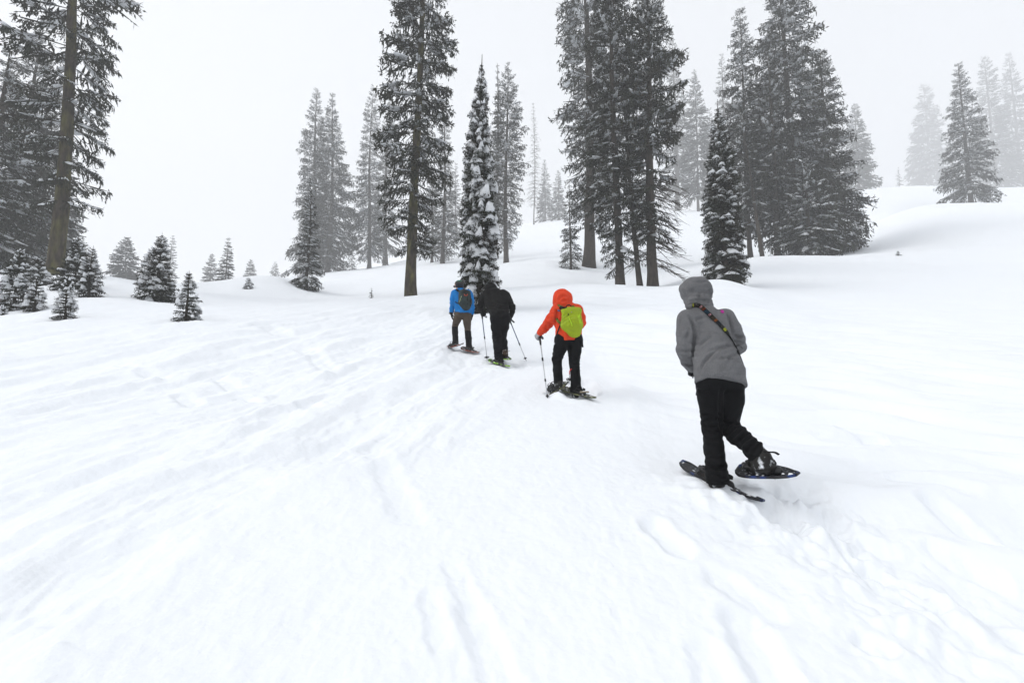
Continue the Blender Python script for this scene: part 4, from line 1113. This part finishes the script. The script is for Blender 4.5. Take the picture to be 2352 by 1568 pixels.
gt, gl = C.g(338, 1342), C.g(712, 1512)
x_ = (gt - gl) / np.linalg.norm(gt - gl)
mid_ = (gt + gl) / 2
snowshoe(mid_ + x_ * .34 + UP * .02, mid_ - x_ * .34 + UP * .004, (0.35, -0.3, 1), 0.215, 'blue-edged black snowshoe planted in the snow under the grey-jacketed person', M['frame_blue'], M['deck'], boot_at=0.40, snow_n=14)
snowshoe(C(662, 1322, .10), C(1032, 1362, -.34), (0.0, -1.0, 1), 0.22, 'blue-edged black snowshoe lifted off the snow behind the grey-jacketed person', M['frame_blue'], M['deck'], boot_at=0.36, snow_n=16,
         strap=[C(805, 1205, -.2), C(840, 1212, -.24), (C(880, 1213, -.27)), C(908, 1228, -.3)])

# ================================================================== person in orange
C = Crop(1950, 1050, 0.29966, 0.29974)
C.foot(700, 1445)
jk = caps(C, [(500, 385, .10, .100), (520, 540, .06, .088), (532, 700, .02, .096), (534, 790, .0, .1)]) + caps(C, [(690, 385, .10, .100), (688, 540, .06, .09), (688, 700, .02, .096), (690, 790, .0, .1)]) \
   + caps(C, [(595, 370, .11, .125), (605, 540, .06, .125), (610, 700, .01, .135), (610, 790, .0, .135)])
sl = caps(C, [(462, 375, .09, .085), (405, 470, .09, .076), (358, 535, .12, .068), (300, 605, .18, .060), (252, 655, .24, .048)])
sr = caps(C, [(715, 385, .09, .085), (755, 470, .10, .070), (768, 530, .14, .062), (750, 590, .34, .05)])
nk = caps(C, [(535, 290, .14, .105), (570, 350, .12, .11)])
jm = sdf_mesh(jk + sl + sr + nk, 0.02, 0.0125, cuts=[(C(610, 758, 0), (0.03, 0, -1))], folds=[(C(385, 500, .05), (-.6, 0, -.8), .14, .010, 15), (C(300, 610, .12), (-.6, 0, -.8), .10, .008, 18), (C(600, 700, -.1), (0, 0, 1), .2, .005, 9)], fold_amp=0.008, fold_f=6, seed=14)
jm = crease(jm, C, [[1.2, (450, 340), (470, 420), (450, 510), (446, 560)], [1.0, (345, 470), (390, 480), (430, 500)], [1.0, (320, 520), (360, 540), (395, 560)], [0.9, (280, 575), (310, 600), (340, 630)], [0.8, (465, 600), (520, 640), (560, 690)], [0.8, (730, 420), (780, 450), (805, 480)]], depth=0.016, width=0.018)
hd = C(532, 222, .17); ff = np.array((-0.35, 1, -0.1)); ff /= np.linalg.norm(ff)
hm = sdf_mesh(caps(C, [(525, 215, .15, .126), (540, 225, .16, .126)]) + caps(C, [(535, 255, .14, .126), (535, 310, .11, .11)]) + caps(C, [(470, 230, .24, .06), (465, 290, .22, .06)]), 0.05, 0.0125, minus=[(hd + ff * .15, hd + ff * .3, .085, .12)], folds=[(C(550, 240, 0), (-0.3, 0, 1), .12, .008, 12)], fold_amp=0.006, fold_f=7, seed=15)
hm = crease(hm, C, [[1.2, (470, 270), (500, 230), (550, 200), (600, 215)], [1.0, (480, 320), (520, 270), (580, 250), (625, 270)], [0.8, (455, 180), (450, 240), (440, 300)], [0.8, (560, 150), (590, 175), (615, 180)]], depth=0.016, width=0.018)
tl = caps(C, [(528, 745, .0, .105), (500, 860, .07, .092), (462, 990, .15, .070), (470, 1120, .11, .066), (480, 1275, .04, .062)])
tr_ = caps(C, [(690, 745, .0, .105), (682, 880, .03, .092), (680, 1050, .06, .070), (695, 1230, .02, .068), (704, 1425, -.02, .074)])
pel = caps(C, [(530, 745, 0, .105), (690, 740, 0, .105)])
pm = sdf_mesh(tl + tr_ + pel, 0.02, 0.0125, cuts=[(C(704, 1434, 0), (0, 0, -1))], folds=[(C(462, 1000, .05), (0, 0, 1), .12, .008, 18), (C(685, 1060, 0), (0, 0, 1), .12, .007, 18)], fold_amp=0.006, fold_f=7, seed=16)
btl = sdf_mesh(caps(C, [(482, 1255, .04, .055), (490, 1310, .02, .052), (450, 1350, .12, .046), (420, 1365, .2, .038)]), 0.03, 0.0125, fold_amp=.003, fold_f=20)
btr = sdf_mesh(caps(C, [(702, 1400, .0, .058), (705, 1450, .0, .055), (660, 1432, .12, .05), (625, 1420, .22, .04)]), 0.03, 0.0125, fold_amp=.003, fold_f=20)
pt0, pt1 = C(240, 664, .28), C.g(345, 1478)
ud = (pt1 - pt0) / np.linalg.norm(pt1 - pt0)
gl_l = hand_mesh(C(250, 650, .25) , (-0.55, 0.25, -0.7), (-0.5, -0.6, 0.5), 0.95, 1.05, 1, 0.006, 1.15)
gl_r = hand_mesh(C(742, 600, .35), (-0.2, .7, -0.5), (0.6, 0, 0.5), 0.9, 1.05, -1, 0.007, 1.15)
po = person(C, 'person in orange hooded jacket with lime backpack and black trousers', torso_of(jk) + sl + sr + nk + tl + tr_, [('jacket', jm, M['orange']), ('hood', hm, M['orange']), ('trousers', pm, M['black']), ('boot', btl, M['boot']), ('boot', btr, M['boot']), ('glove', gl_l, M['glove_grey']), ('glove', gl_r, M['glove_grey'])], hd, ff, C(570, 350, .12))
part('leg_cord', tube(spline([C(648, 1110, -.06), C(628, 1125, -.06), C(618, 1150, -.06), C(618, 1178, -.06)], 8), 0.006, 6), M['red'], po)
obv = bvh_of(jm)
# lime backpack
bp_ = root('backpack', C(645, 690, -.16), 'lime green roll-top backpack with bright vertical lettering on orange jacket', 'backpack', 'backpacks worn by the hikers')
bd = caps(C, [(570, 400, -.12, .05), (590, 560, -.15, .075), (655, 640, -.14, .068)]) + caps(C, [(715, 400, -.12, .05), (708, 560, -.16, .08), (700, 635, -.14, .072)]) + caps(C, [(640, 400, -.12, .055), (650, 560, -.18, .085), (685, 650, -.15, .066)]) + caps(C, [(545, 372, -.10, .030), (740, 376, -.10, .030)])
pkm = sdf_mesh(bd, 0.05, 0.010, folds=[(C(570, 470, -.25), (0.8, 0, -0.6), .12, .010, 9)], fold_amp=0.006, fold_f=7, seed=17)
bag_o = part('bag', crease(pkm, C, [[1.0, (530, 420), (570, 450), (605, 475)], [1.0, (560, 400), (590, 425), (603, 450)], [0.7, (620, 470), (640, 520), (650, 580)], [0.7, (545, 560), (600, 620), (680, 660)]], depth=0.014, width=0.016), M['lime'], bp_)
pbv = bvh_of(pkm)
rr_ = sdf_mesh(caps(C, [(510, 348, -.11, .022), (560, 362, -.12, .026), (650, 376, -.125, .028), (720, 376, -.12, .025), (755, 366, -.11, .02)]), 0.03, 0.008, fold_amp=0.004, fold_f=14, seed=18)
part('roll_top', rr_, M['webbing'], bp_)
part('grab_loop', tube(spline([C(575, 350, -.11), C(585, 322, -.1), C(612, 310, -.1), (C(638, 325, -.1)), C(645, 352, -.11)], 14), 0.008, 6), M['webbing'], bp_)
def strap_on(bvx, Cx, pts, w, mt, parent, off=0.006, n=18, name='strap', fb=0.0):
    pp, nn = [], []
    for x, y in pts:
        p, nv = hit(bvx, *Cx.px(x, y))
        if p is None:
            p = Cx(x, y, fb); nv = np.array((0, -1, 0.1))
        pp.append(p + nv * off); nn.append(nv)
    a, b = spline(pp, n), spline(nn, n)
    b /= np.linalg.norm(b, axis=1)[:, None]
    return part(name, ribbon(a, b, w, 0.006), mt, parent)
strap_on(obv, C, [(478, 312), (505, 330), (530, 352)], 0.045, M['olive'], bp_, name='shoulder_strap')
strap_on(obv, C, [(655, 320), (668, 340), (672, 360)], 0.035, M['olive'], bp_, name='shoulder_strap')
strap_on(obv, C, [(455, 480), (478, 515), (505, 540)], 0.035, M['olive'], bp_, name='side_strap')
strap_on(obv, C, [(515, 545), (497, 590), (478, 640), (460, 700), (450, 745), (442, 790)], 0.018, M['webbing'], bp_, name='hip_strap', fb=-.02)
strap_on(obv, C, [(765, 690), (772, 740), (780, 790), (784, 838)], 0.018, M['webbing'], bp_, name='hip_strap', fb=-.06)
part('buckle', tube([C(784, 815, -.06), C(785, 840, -.06)], 0.011, 6), M['plastic'], bp_)
part('strap_end', tube([C(445, 750, -.02), C(436, 780, -.02), C(430, 806, -.02)], 0.006, 6), M['silver'], bp_)
part('clip', tube([C(475, 380, -.04), C(500, 385, -.06)], 0.014, 6), material('blue_clip', (0.02, 0.08, 0.2), 0.5), bp_)
part('bungee', tube(spline([hit(pbv, *C.px(x, y))[0] + np.array((0, -.004, 0)) for x, y in ((600, 415), (603, 430), (602, 443))], 6), 0.006, 6), M['webbing'], bp_)
part('toggle', tube([hit(pbv, *C.px(642, 398))[0] + np.array((0, -.003, 0)), hit(pbv, *C.px(648, 406))[0] + np.array((0, -.008, 0))], 0.007, 6), M['tan'], bp_)
def lettering(text, p0, p1, height, bvx, mt, parent, name='lettering'):
    """flat print wrapped on a surface, running from pixel p0 to p1"""
    cu = bpy.data.curves.new('lettering', 'FONT'); cu.body = text; cu.size = 1.0; cu.extrude = 0.0
    tmp = bpy.data.objects.new('tmp', cu); COL.objects.link(tmp)
    bpy.context.view_layer.update()
    me = bpy.data.meshes.new_from_object(tmp.evaluated_get(bpy.context.evaluated_depsgraph_get()))
    bpy.data.objects.remove(tmp)
    v = np.array([tuple(x.co) for x in me.vertices]); fcs = [tuple(pl.vertices) for pl in me.polygons]
    bpy.data.meshes.remove(me)
    w = v[:, 0].max()
    a, na = hit(bvx, *p0); b, nb_ = hit(bvx, *p1)
    t = (b - a); L = np.linalg.norm(t); t /= L
    n = (na + nb_); n /= np.linalg.norm(n)
    s = np.cross(n, t)
    out = []
    for q in v:
        c = a + t * q[0] / w * L + s * q[1] * height
        o = Vector(c + n * 0.08); loc, nr, i, dist = bvx.ray_cast(o, Vector(-n))
        cc = np.array(loc) if loc is not None else c
        out.append(cc + n * 0.0035)
    m = bpy.data.meshes.new(name); m.from_pydata([tuple(x) for x in out], [], fcs); m.update()
    return link(name, m, parent, mt)
lettering('Marmot', C.px(708, 428), C.px(744, 542), 0.075, pbv, M['lime_print'], bag_o)
part('print_stripe', ribbon(np.array([hit(pbv, *C.px(x, y))[0] for x, y in ((612, 470), (630, 510), (645, 545), (652, 575))]) + (0, -.003, 0), np.tile((0, -1, 0.1), (4, 1)), 0.006, 0.002), M['lime_print'], bp_)
snowshoe(C(372, 1392, .30), C(600, 1290, -.12), (-0.42, -0.42, 0.62), 0.21, 'camouflage snowshoe tilted heel-up under the orange-jacketed person', M['frame_olive'], M['deck_olive'], boot_at=0.42, snow_n=10,
         strap=[C(430, 1278, .0), C(405, 1275, .0), C(375, 1310, .0), C(348, 1342, .0), C(365, 1348, .0)])
gt, gl = C.g(595, 1418), C.g(865, 1492)
x_ = (gt - gl) / np.linalg.norm(gt - gl); mid_ = (gt + gl) / 2
snowshoe(mid_ + x_ * .33 + UP * .04, mid_ - x_ * .33 + UP * .03, (0, -0.05, 1), 0.21, 'camouflage snowshoe flat on the snow under the orange-jacketed person', M['frame_olive'], M['deck_olive'], boot_at=0.36, bar=M['tan'], snow_n=14)
pole(pt0, pt1, 'silver trekking pole with black grip held out by the orange-jacketed person', M['silver'], M['silver'], split=0.42, joint2=0.74, grip=0.2, basket=0.03, basket_r=0.018, strap_dir=(0.5, -.2, -0.3))
t1 = C.g(611, 1292)
ptop = C(665, 690, .42)
pole(ptop, t1 + np.array((0, 0, -.02)), 'silver trekking pole partly hidden behind the legs of the orange-jacketed person', M['silver'], M['silver'], split=0.58, grip=0.2, basket=0.09, basket_r=0.045)

# ================================================================== person in blue
C = Crop(1650, 1030, 0.23601, 0.23597)
C.foot(455, 1215)
jk = caps(C, [(262, 295, .06, .095), (275, 440, .03, .078), (302, 590, .0, .088), (305, 680, 0, .09)]) + caps(C, [(440, 305, .06, .10), (440, 440, .03, .085), (430, 600, .0, .092), (428, 690, 0, .095)]) + caps(C, [(345, 290, .07, .11), (355, 440, .03, .12), (365, 590, .0, .125), (365, 690, 0, .125)])
sl = caps(C, [(222, 300, .06, .075), (208, 380, .03, .068), (202, 455, .03, .060), (190, 530, .05, .052), (180, 600, .08, .044)])
sr = caps(C, [(480, 320, .06, .07), (500, 420, .05, .06), (512, 520, .08, .05), (505, 640, .16, .042)])
nk = caps(C, [(318, 225, .08, .066), (325, 285, .06, .09)])
jm = sdf_mesh(jk + sl + sr + nk, 0.02, 0.0135, cuts=[(C(365, 608, 0), (-.08, 0, -1)), ], folds=[(C(205, 470, 0), (0, 0, 1), .12, .008, 14), (C(300, 560, -.1), (.3, 0, 1), .15, .007, 10)], fold_amp=0.007, fold_f=6, seed=24)
hd = C(300, 176, .10); ff = np.array((-0.55, 1, -0.2)); ff /= np.linalg.norm(ff)
hatm = sdf_mesh(caps(C, [(302, 155, .10, .098), (308, 178, .09, .094)]), 0.03, 0.010, cuts=[(C(310, 208, .05), (-.1, 0.25, -1))], seed=25, fold_amp=0.003, fold_f=20)
tl = caps(C, [(302, 640, 0, .10), (270, 720, .07, .085), (238, 815, .13, .066), (240, 850, .13, .06)])
tr_ = caps(C, [(425, 645, 0, .10), (432, 760, .02, .085), (440, 880, .04, .064), (443, 915, .04, .06)])
pel = caps(C, [(302, 640, 0, .098), (425, 640, 0, .10)])
pm = sdf_mesh(tl + tr_ + pel, 0.02, 0.0135, folds=[(C(360, 660, -.1), (0.3, 0, 1), .14, .006, 12)], fold_amp=0.006, fold_f=8, seed=26)
gl1 = sdf_mesh(caps(C, [(236, 822, .13, .068), (240, 930, .10, .066), (248, 1075, .05, .064)]), 0.02, 0.0125, cuts=[(C(236, 818, .1), (0, 0, 1))], fold_amp=.006, fold_f=9, seed=27)
gl2 = sdf_mesh(caps(C, [(444, 900, .04, .072), (452, 1000, .02, .070), (462, 1150, .0, .066)]), 0.02, 0.0125, cuts=[(C(444, 896, .1), (0, 0, 1))], fold_amp=.006, fold_f=9, seed=28)
btl = sdf_mesh(caps(C, [(250, 1060, .05, .055), (255, 1100, .03, .05), (215, 1110, .15, .042)]), 0.03, 0.0125)
btr = sdf_mesh(caps(C, [(462, 1140, .0, .058), (470, 1200, .0, .052), (425, 1195, .14, .044)]), 0.03, 0.0125)
gl_l = hand_mesh(C(180, 600, .08), (0.12, .12, -1), (-1, -.2, 0), 0.28, 1.15, 1, 0.007, 1.2)
gl_r = hand_mesh(C(505, 640, .16), (-0.1, .5, -1), (1, 0, 0), 0.4, 1.1, -1, 0.008, 1.2)
pb = person(C, 'person in blue jacket, striped beanie, brown trousers and black gaiters', torso_of(jk) + sl + sr + nk + tl + tr_ + caps(C, [(238, 815, .13, .06), (248, 1060, .05, .055)]) + caps(C, [(440, 880, .04, .06), (462, 1140, .0, .055)]), [('jacket', jm, M['blue']), ('trousers', pm, M['brown']), ('gaiter', gl1, M['gaiter']), ('gaiter', gl2, M['gaiter']), ('boot', btl, M['boot']), ('boot', btr, M['boot']), ('glove', gl_l, M['glove_black']), ('glove', gl_r, M['glove_black'])], hd, ff, C(325, 285, .06))
# beanie: banded knit, colours follow the height of the stripes
def beanie_mat(z0, z1):
    m = bpy.data.materials.new('striped_beanie'); m.use_nodes = True
    n, l = m.node_tree.nodes, m.node_tree.links
    g = n.new('ShaderNodeNewGeometry'); s = n.new('ShaderNodeSeparateXYZ'); l.new(g.outputs['Position'], s.inputs[0])
    r = n.new('ShaderNodeMapRange'); r.inputs['From Min'].default_value = z0; r.inputs['From Max'].default_value = z1
    l.new(s.outputs['Z'], r.inputs['Value'])
    c = n.new('ShaderNodeValToRGB'); c.color_ramp.interpolation = 'CONSTANT'
    el = c.color_ramp.elements
    el[0].position = 0; el[0].color = (0.008, 0.010, 0.018, 1); el[1].position = 0.48; el[1].color = (0.05, 0.05, 0.045, 1)
    for p, col in ((0.55, (0.01, 0.012, 0.018, 1)), (0.64, (0.09, 0.085, 0.07, 1)), (0.70, (0.012, 0.014, 0.016, 1)), (0.80, (0.03, 0.16, 0.11, 1)), (0.88, (0.02, 0.05, 0.045, 1)), (0.93, (0.05, 0.3, 0.2, 1))):
        e = el.new(p); e.color = col
    l.new(r.outputs[0], c.inputs[0]); b = n['Principled BSDF']; l.new(c.outputs[0], b.inputs['Base Color']); b.inputs['Roughness'].default_value = 0.9
    return m
part('beanie', hatm, beanie_mat(hatm[0][:, 2].min(), hatm[0][:, 2].max()), pb)
part('sunglasses', tube([hd + np.array((-.095, -.01, .0)), hd + np.array((-.115, .04, -.005)), hd + np.array((-.10, .085, -.01))], (0.006, 0.02, 0.022), 8), M['plastic'], pb)
bp2 = root('backpack', C(405, 555, -.14), 'slate grey backpack with red-orange cord on blue jacket', 'backpack', 'backpacks worn by the hikers')
pkm = sdf_mesh(caps(C, [(345, 290, -.1, .07), (355, 430, -.13, .085), (400, 510, -.12, .075)]) + caps(C, [(440, 300, -.1, .06), (445, 430, -.13, .082), (428, 500, -.12, .08)]) + caps(C, [(390, 285, -.09, .06), (400, 440, -.15, .09)]), 0.04, 0.0115, fold_amp=0.009, fold_f=8, seed=30)
part('bag', pkm, M['pack_grey'], bp2)
pbv = bvh_of(pkm)
def on(bvx, Cx, x, y, off=0.004):
    p, n = hit(bvx, *Cx.px(x, y))
    return (Cx(x, y, -.15) if p is None else p + n * off)
part('cord', tube(spline([on(pbv, C, x, y) for x, y in ((385, 310), (392, 326), (412, 332), (432, 325), (438, 308))], 14), 0.007, 6), M['redorange'], bp2)
part('lid', sdf_mesh(caps(C, [(325, 275, -.1, .045), (380, 268, -.12, .05), (455, 285, -.1, .045)]), 0.04, 0.0115, fold_amp=0.008, fold_f=12, seed=31), M['pack_grey'], bp2)
part('compression_strap', tube([on(pbv, C, 430, 350), on(pbv, C, 437, 400), on(pbv, C, 436, 470)], 0.008, 6), M['webbing'], bp2)
part('compression_strap', tube([on(pbv, C, 482, 330), on(pbv, C, 488, 420), on(pbv, C, 484, 500)], 0.008, 6), M['webbing'], bp2)
for a, b in (((345, 340), (330, 365)), ((330, 375), (318, 395)), ((335, 400), (322, 412)), ((312, 405), (304, 440))):
    part('print_mark', tube([on(pbv, C, *a, .002), on(pbv, C, *b, .002)], 0.006, 5), material('pale_green_print', (0.35, 0.42, 0.25), 0.7), bp2)
jbv = bvh_of(jm)
strap_on(jbv, C, [(250, 240), (272, 246), (300, 262)], 0.05, M['webbing'], bp2, name='shoulder_strap')
strap_on(jbv, C, [(370, 240), (392, 250), (412, 266)], 0.04, M['webbing'], bp2, name='shoulder_strap')
strap_on(jbv, C, [(245, 430), (268, 448), (298, 460)], 0.022, M['webbing'], bp2, name='side_strap')
snowshoe(C(132, 1155, .22), C(368, 1100, -.16), (-0.15, -0.30, 1), 0.2, 'rust-edged snowshoe lifted under the left foot of the blue-jacketed person', M['frame_red'], M['deck_red'], boot_at=0.4, snow_n=30)
gt, gl = C.g(392, 1225), C.g(585, 1272)
x_ = (gt - gl) / np.linalg.norm(gt - gl); mid_ = (gt + gl) / 2
x_ = np.array((-0.62, 0.78, 0.16)); x_ /= np.linalg.norm(x_)
snowshoe(mid_ + x_ * .31 + UP * .07, mid_ - x_ * .31 + UP * .04, (0, -0.1, 1), 0.2, 'rust-edged snowshoe on the snow under the right foot of the blue-jacketed person', M['frame_red'], M['deck_red'], boot_at=0.38, snow_n=24)

# ================================================================== person in black
C.foot(930, 1425)
jk = caps(C, [(752, 315, .30, .10), (805, 480, .16, .10), (880, 640, .02, .098), (890, 740, 0, .10)]) + caps(C, [(1000, 315, .30, .105), (1005, 480, .16, .10), (1022, 640, .02, .10), (1020, 740, 0, .1)]) + caps(C, [(875, 305, .31, .13), (910, 480, .16, .14), (950, 650, .01, .14), (955, 740, 0, .13)])
sl = caps(C, [(715, 320, .30, .085), (672, 410, .30, .074), (645, 490, .33, .068), (650, 545, .40, .055), (657, 580, .46, .046)])
sr = caps(C, [(1045, 325, .28, .085), (1100, 420, .20, .07), (1150, 510, .15, .060), (1148, 580, .22, .054), (1130, 655, .32, .042)])
nk = caps(C, [(808, 250, .36, .095), (835, 300, .32, .11)])
jm = sdf_mesh(jk + sl + sr + nk, 0.02, 0.013, cuts=[(C(960, 700, 0), (0.1, -.1, -1))], folds=[(C(650, 500, .25), (0, 0, 1), .13, .010, 14), (C(1150, 520, .1), (0, 0, 1), .13, .008, 14), (C(930, 560, .0), (.2, 0, 1), .2, .008, 8)], fold_amp=0.008, fold_f=6, seed=34)
hd = C(812, 222, .40); ff = np.array((-0.3, 1, -0.25)); ff /= np.linalg.norm(ff)
hm = sdf_mesh(caps(C, [(800, 205, .38, .110), (818, 218, .38, .112)]) + caps(C, [(795, 150, .40, .042), (806, 180, .40, .07)]) + caps(C, [(815, 245, .36, .10), (845, 285, .32, .09)]) + caps(C, [(760, 235, .42, .04), (760, 255, .40, .04)]), 0.05, 0.0125, minus=[(hd + ff * .13, hd + ff * .3, .08, .11)], fold_amp=0.006, fold_f=8, seed=35)
tl = caps(C, [(898, 690, 0, .12), (895, 830, .05, .10), (905, 985, .10, .084), (918, 1150, .04, .080), (938, 1365, 0, .086)])
tr_ = caps(C, [(1030, 690, 0, .11), (1015, 830, .10, .092), (995, 960, .22, .074), (1015, 1080, .12, .066), (1030, 1190, .04, .058)])
pel = caps(C, [(900, 690, 0, .12), (1025, 690, 0, .115)])
pm = sdf_mesh(tl + tr_ + pel, 0.03, 0.013, folds=[(C(900, 1000, .05), (0, 0, 1), .14, .010, 14), (C(930, 1300, -.05), (0, 0, 1), .14, .008, 14)], fold_amp=0.008, fold_f=6, seed=36)
btl = sdf_mesh(caps(C, [(938, 1360, .0, .06), (945, 1420, .0, .055), (900, 1412, .13, .046)]), 0.03, 0.0125, fold_amp=.004, fold_f=18)
btr = sdf_mesh(caps(C, [(1030, 1190, .04, .055), (1035, 1245, .0, .052), (1015, 1290, .10, .042)]), 0.03, 0.0125, fold_amp=.004, fold_f=18)
p0 = C(661, 590, .50); p1 = C.g(750, 1365)
gl_l = hand_mesh(C(655, 572, .46), (0.15, .75, -0.45), (-.8, .1, .5), 0.8, 1.1, 1, 0.007, 1.25)
gl_r = hand_mesh(C(1130, 655, .32), (-0.3, .6, -0.6), (.8, 0, .5), 0.8, 1.1, -1, 0.007, 1.25)
person(C, 'person in black hooded jacket and black trousers bent forward over two poles', torso_of(jk) + sl + sr + nk + tl + tr_, [('jacket', jm, M['black_jacket']), ('hood', hm, M['black_jacket']), ('trousers', pm, M['black']), ('boot', btl, M['boot']), ('boot', btr, M['boot_brown']), ('glove', gl_l, M['glove_black']), ('glove', gl_r, M['glove_black'])], hd, ff, C(835, 300, .32))
pole(p0, p1, 'navy trekking pole planted between the blue and the black-clad person', M['navy'], M['silver'], split=0.54, grip=0.16, basket=0.07, basket_r=0.045)
p2 = C.g(1372, 1372); p3 = C(1095, 690, .38)
pole(p3 - (p2 - p3) * 0.03, p2, 'navy trekking pole slanting out to the right of the black-clad person', M['navy'], M['silver'], split=0.62, grip=0.16, basket=0.06, basket_r=0.03)
gt, gl = C.g(832, 1398), C.g(1062, 1482)
x_ = (gt - gl) / np.linalg.norm(gt - gl); mid_ = (gt + gl) / 2
x_ = np.array((-0.55, 0.82, 0.17)); x_ /= np.linalg.norm(x_)
snowshoe(mid_ + x_ * .33 + UP * .03, mid_ - x_ * .33 + UP * .02, (0.2, -0.05, 1), 0.2, 'lime-tipped snowshoe planted under the black-clad person', M['frame_lime'], M['deck'], boot_at=0.38, snow_n=16)
snowshoe(C(960, 1300, .34), C(1115, 1352, -.16), (-0.1, -0.1, 1), 0.2, 'lime-edged snowshoe trailing behind the black-clad person', M['frame_lime'], M['deck'], boot_at=0.36, snow_n=12,
         strap=[C(1040, 1205, -.05), C(1070, 1212, -.08), C(1110, 1214, -.1)])

# ------------------------------------------------------------------ air
def build_haze():
    lo = GV.min(0) - np.array((2, 2, 1.0)); hi = GV.max(0) + np.array((2, 2, 0))
    hi[2] = max(max(tops), hi[2]) + 3
    x0, y0, z0 = lo; x1, y1, z1 = hi
    v = [(x0, y0, z0), (x1, y0, z0), (x1, y1, z0), (x0, y1, z0), (x0, y0, z1), (x1, y0, z1), (x1, y1, z1), (x0, y1, z1)]
    f = np.array([(0, 3, 2, 1), (4, 5, 6, 7), (0, 1, 5, 4), (1, 2, 6, 5), (2, 3, 7, 6), (3, 0, 4, 7)])
    m = bpy.data.materials.new('mountain_fog'); m.use_nodes = True
    n, l = m.node_tree.nodes, m.node_tree.links
    n.clear()
    out = n.new('ShaderNodeOutputMaterial'); pv = n.new('ShaderNodeVolumePrincipled')
    pv.inputs['Color'].default_value = (0.97, 0.975, 0.985, 1)
    pv.inputs['Density'].default_value = HAZE_DENSITY
    pv.inputs['Anisotropy'].default_value = 0.15
    l.new(pv.outputs[0], out.inputs['Volume'])
    o = link('haze', mesh_np('haze', np.array(v), f, smooth=False), None, m)
    o['kind'] = 'stuff'; o['label'] = 'white mountain fog filling the air over the slope'; o['category'] = 'fog'
build_haze()
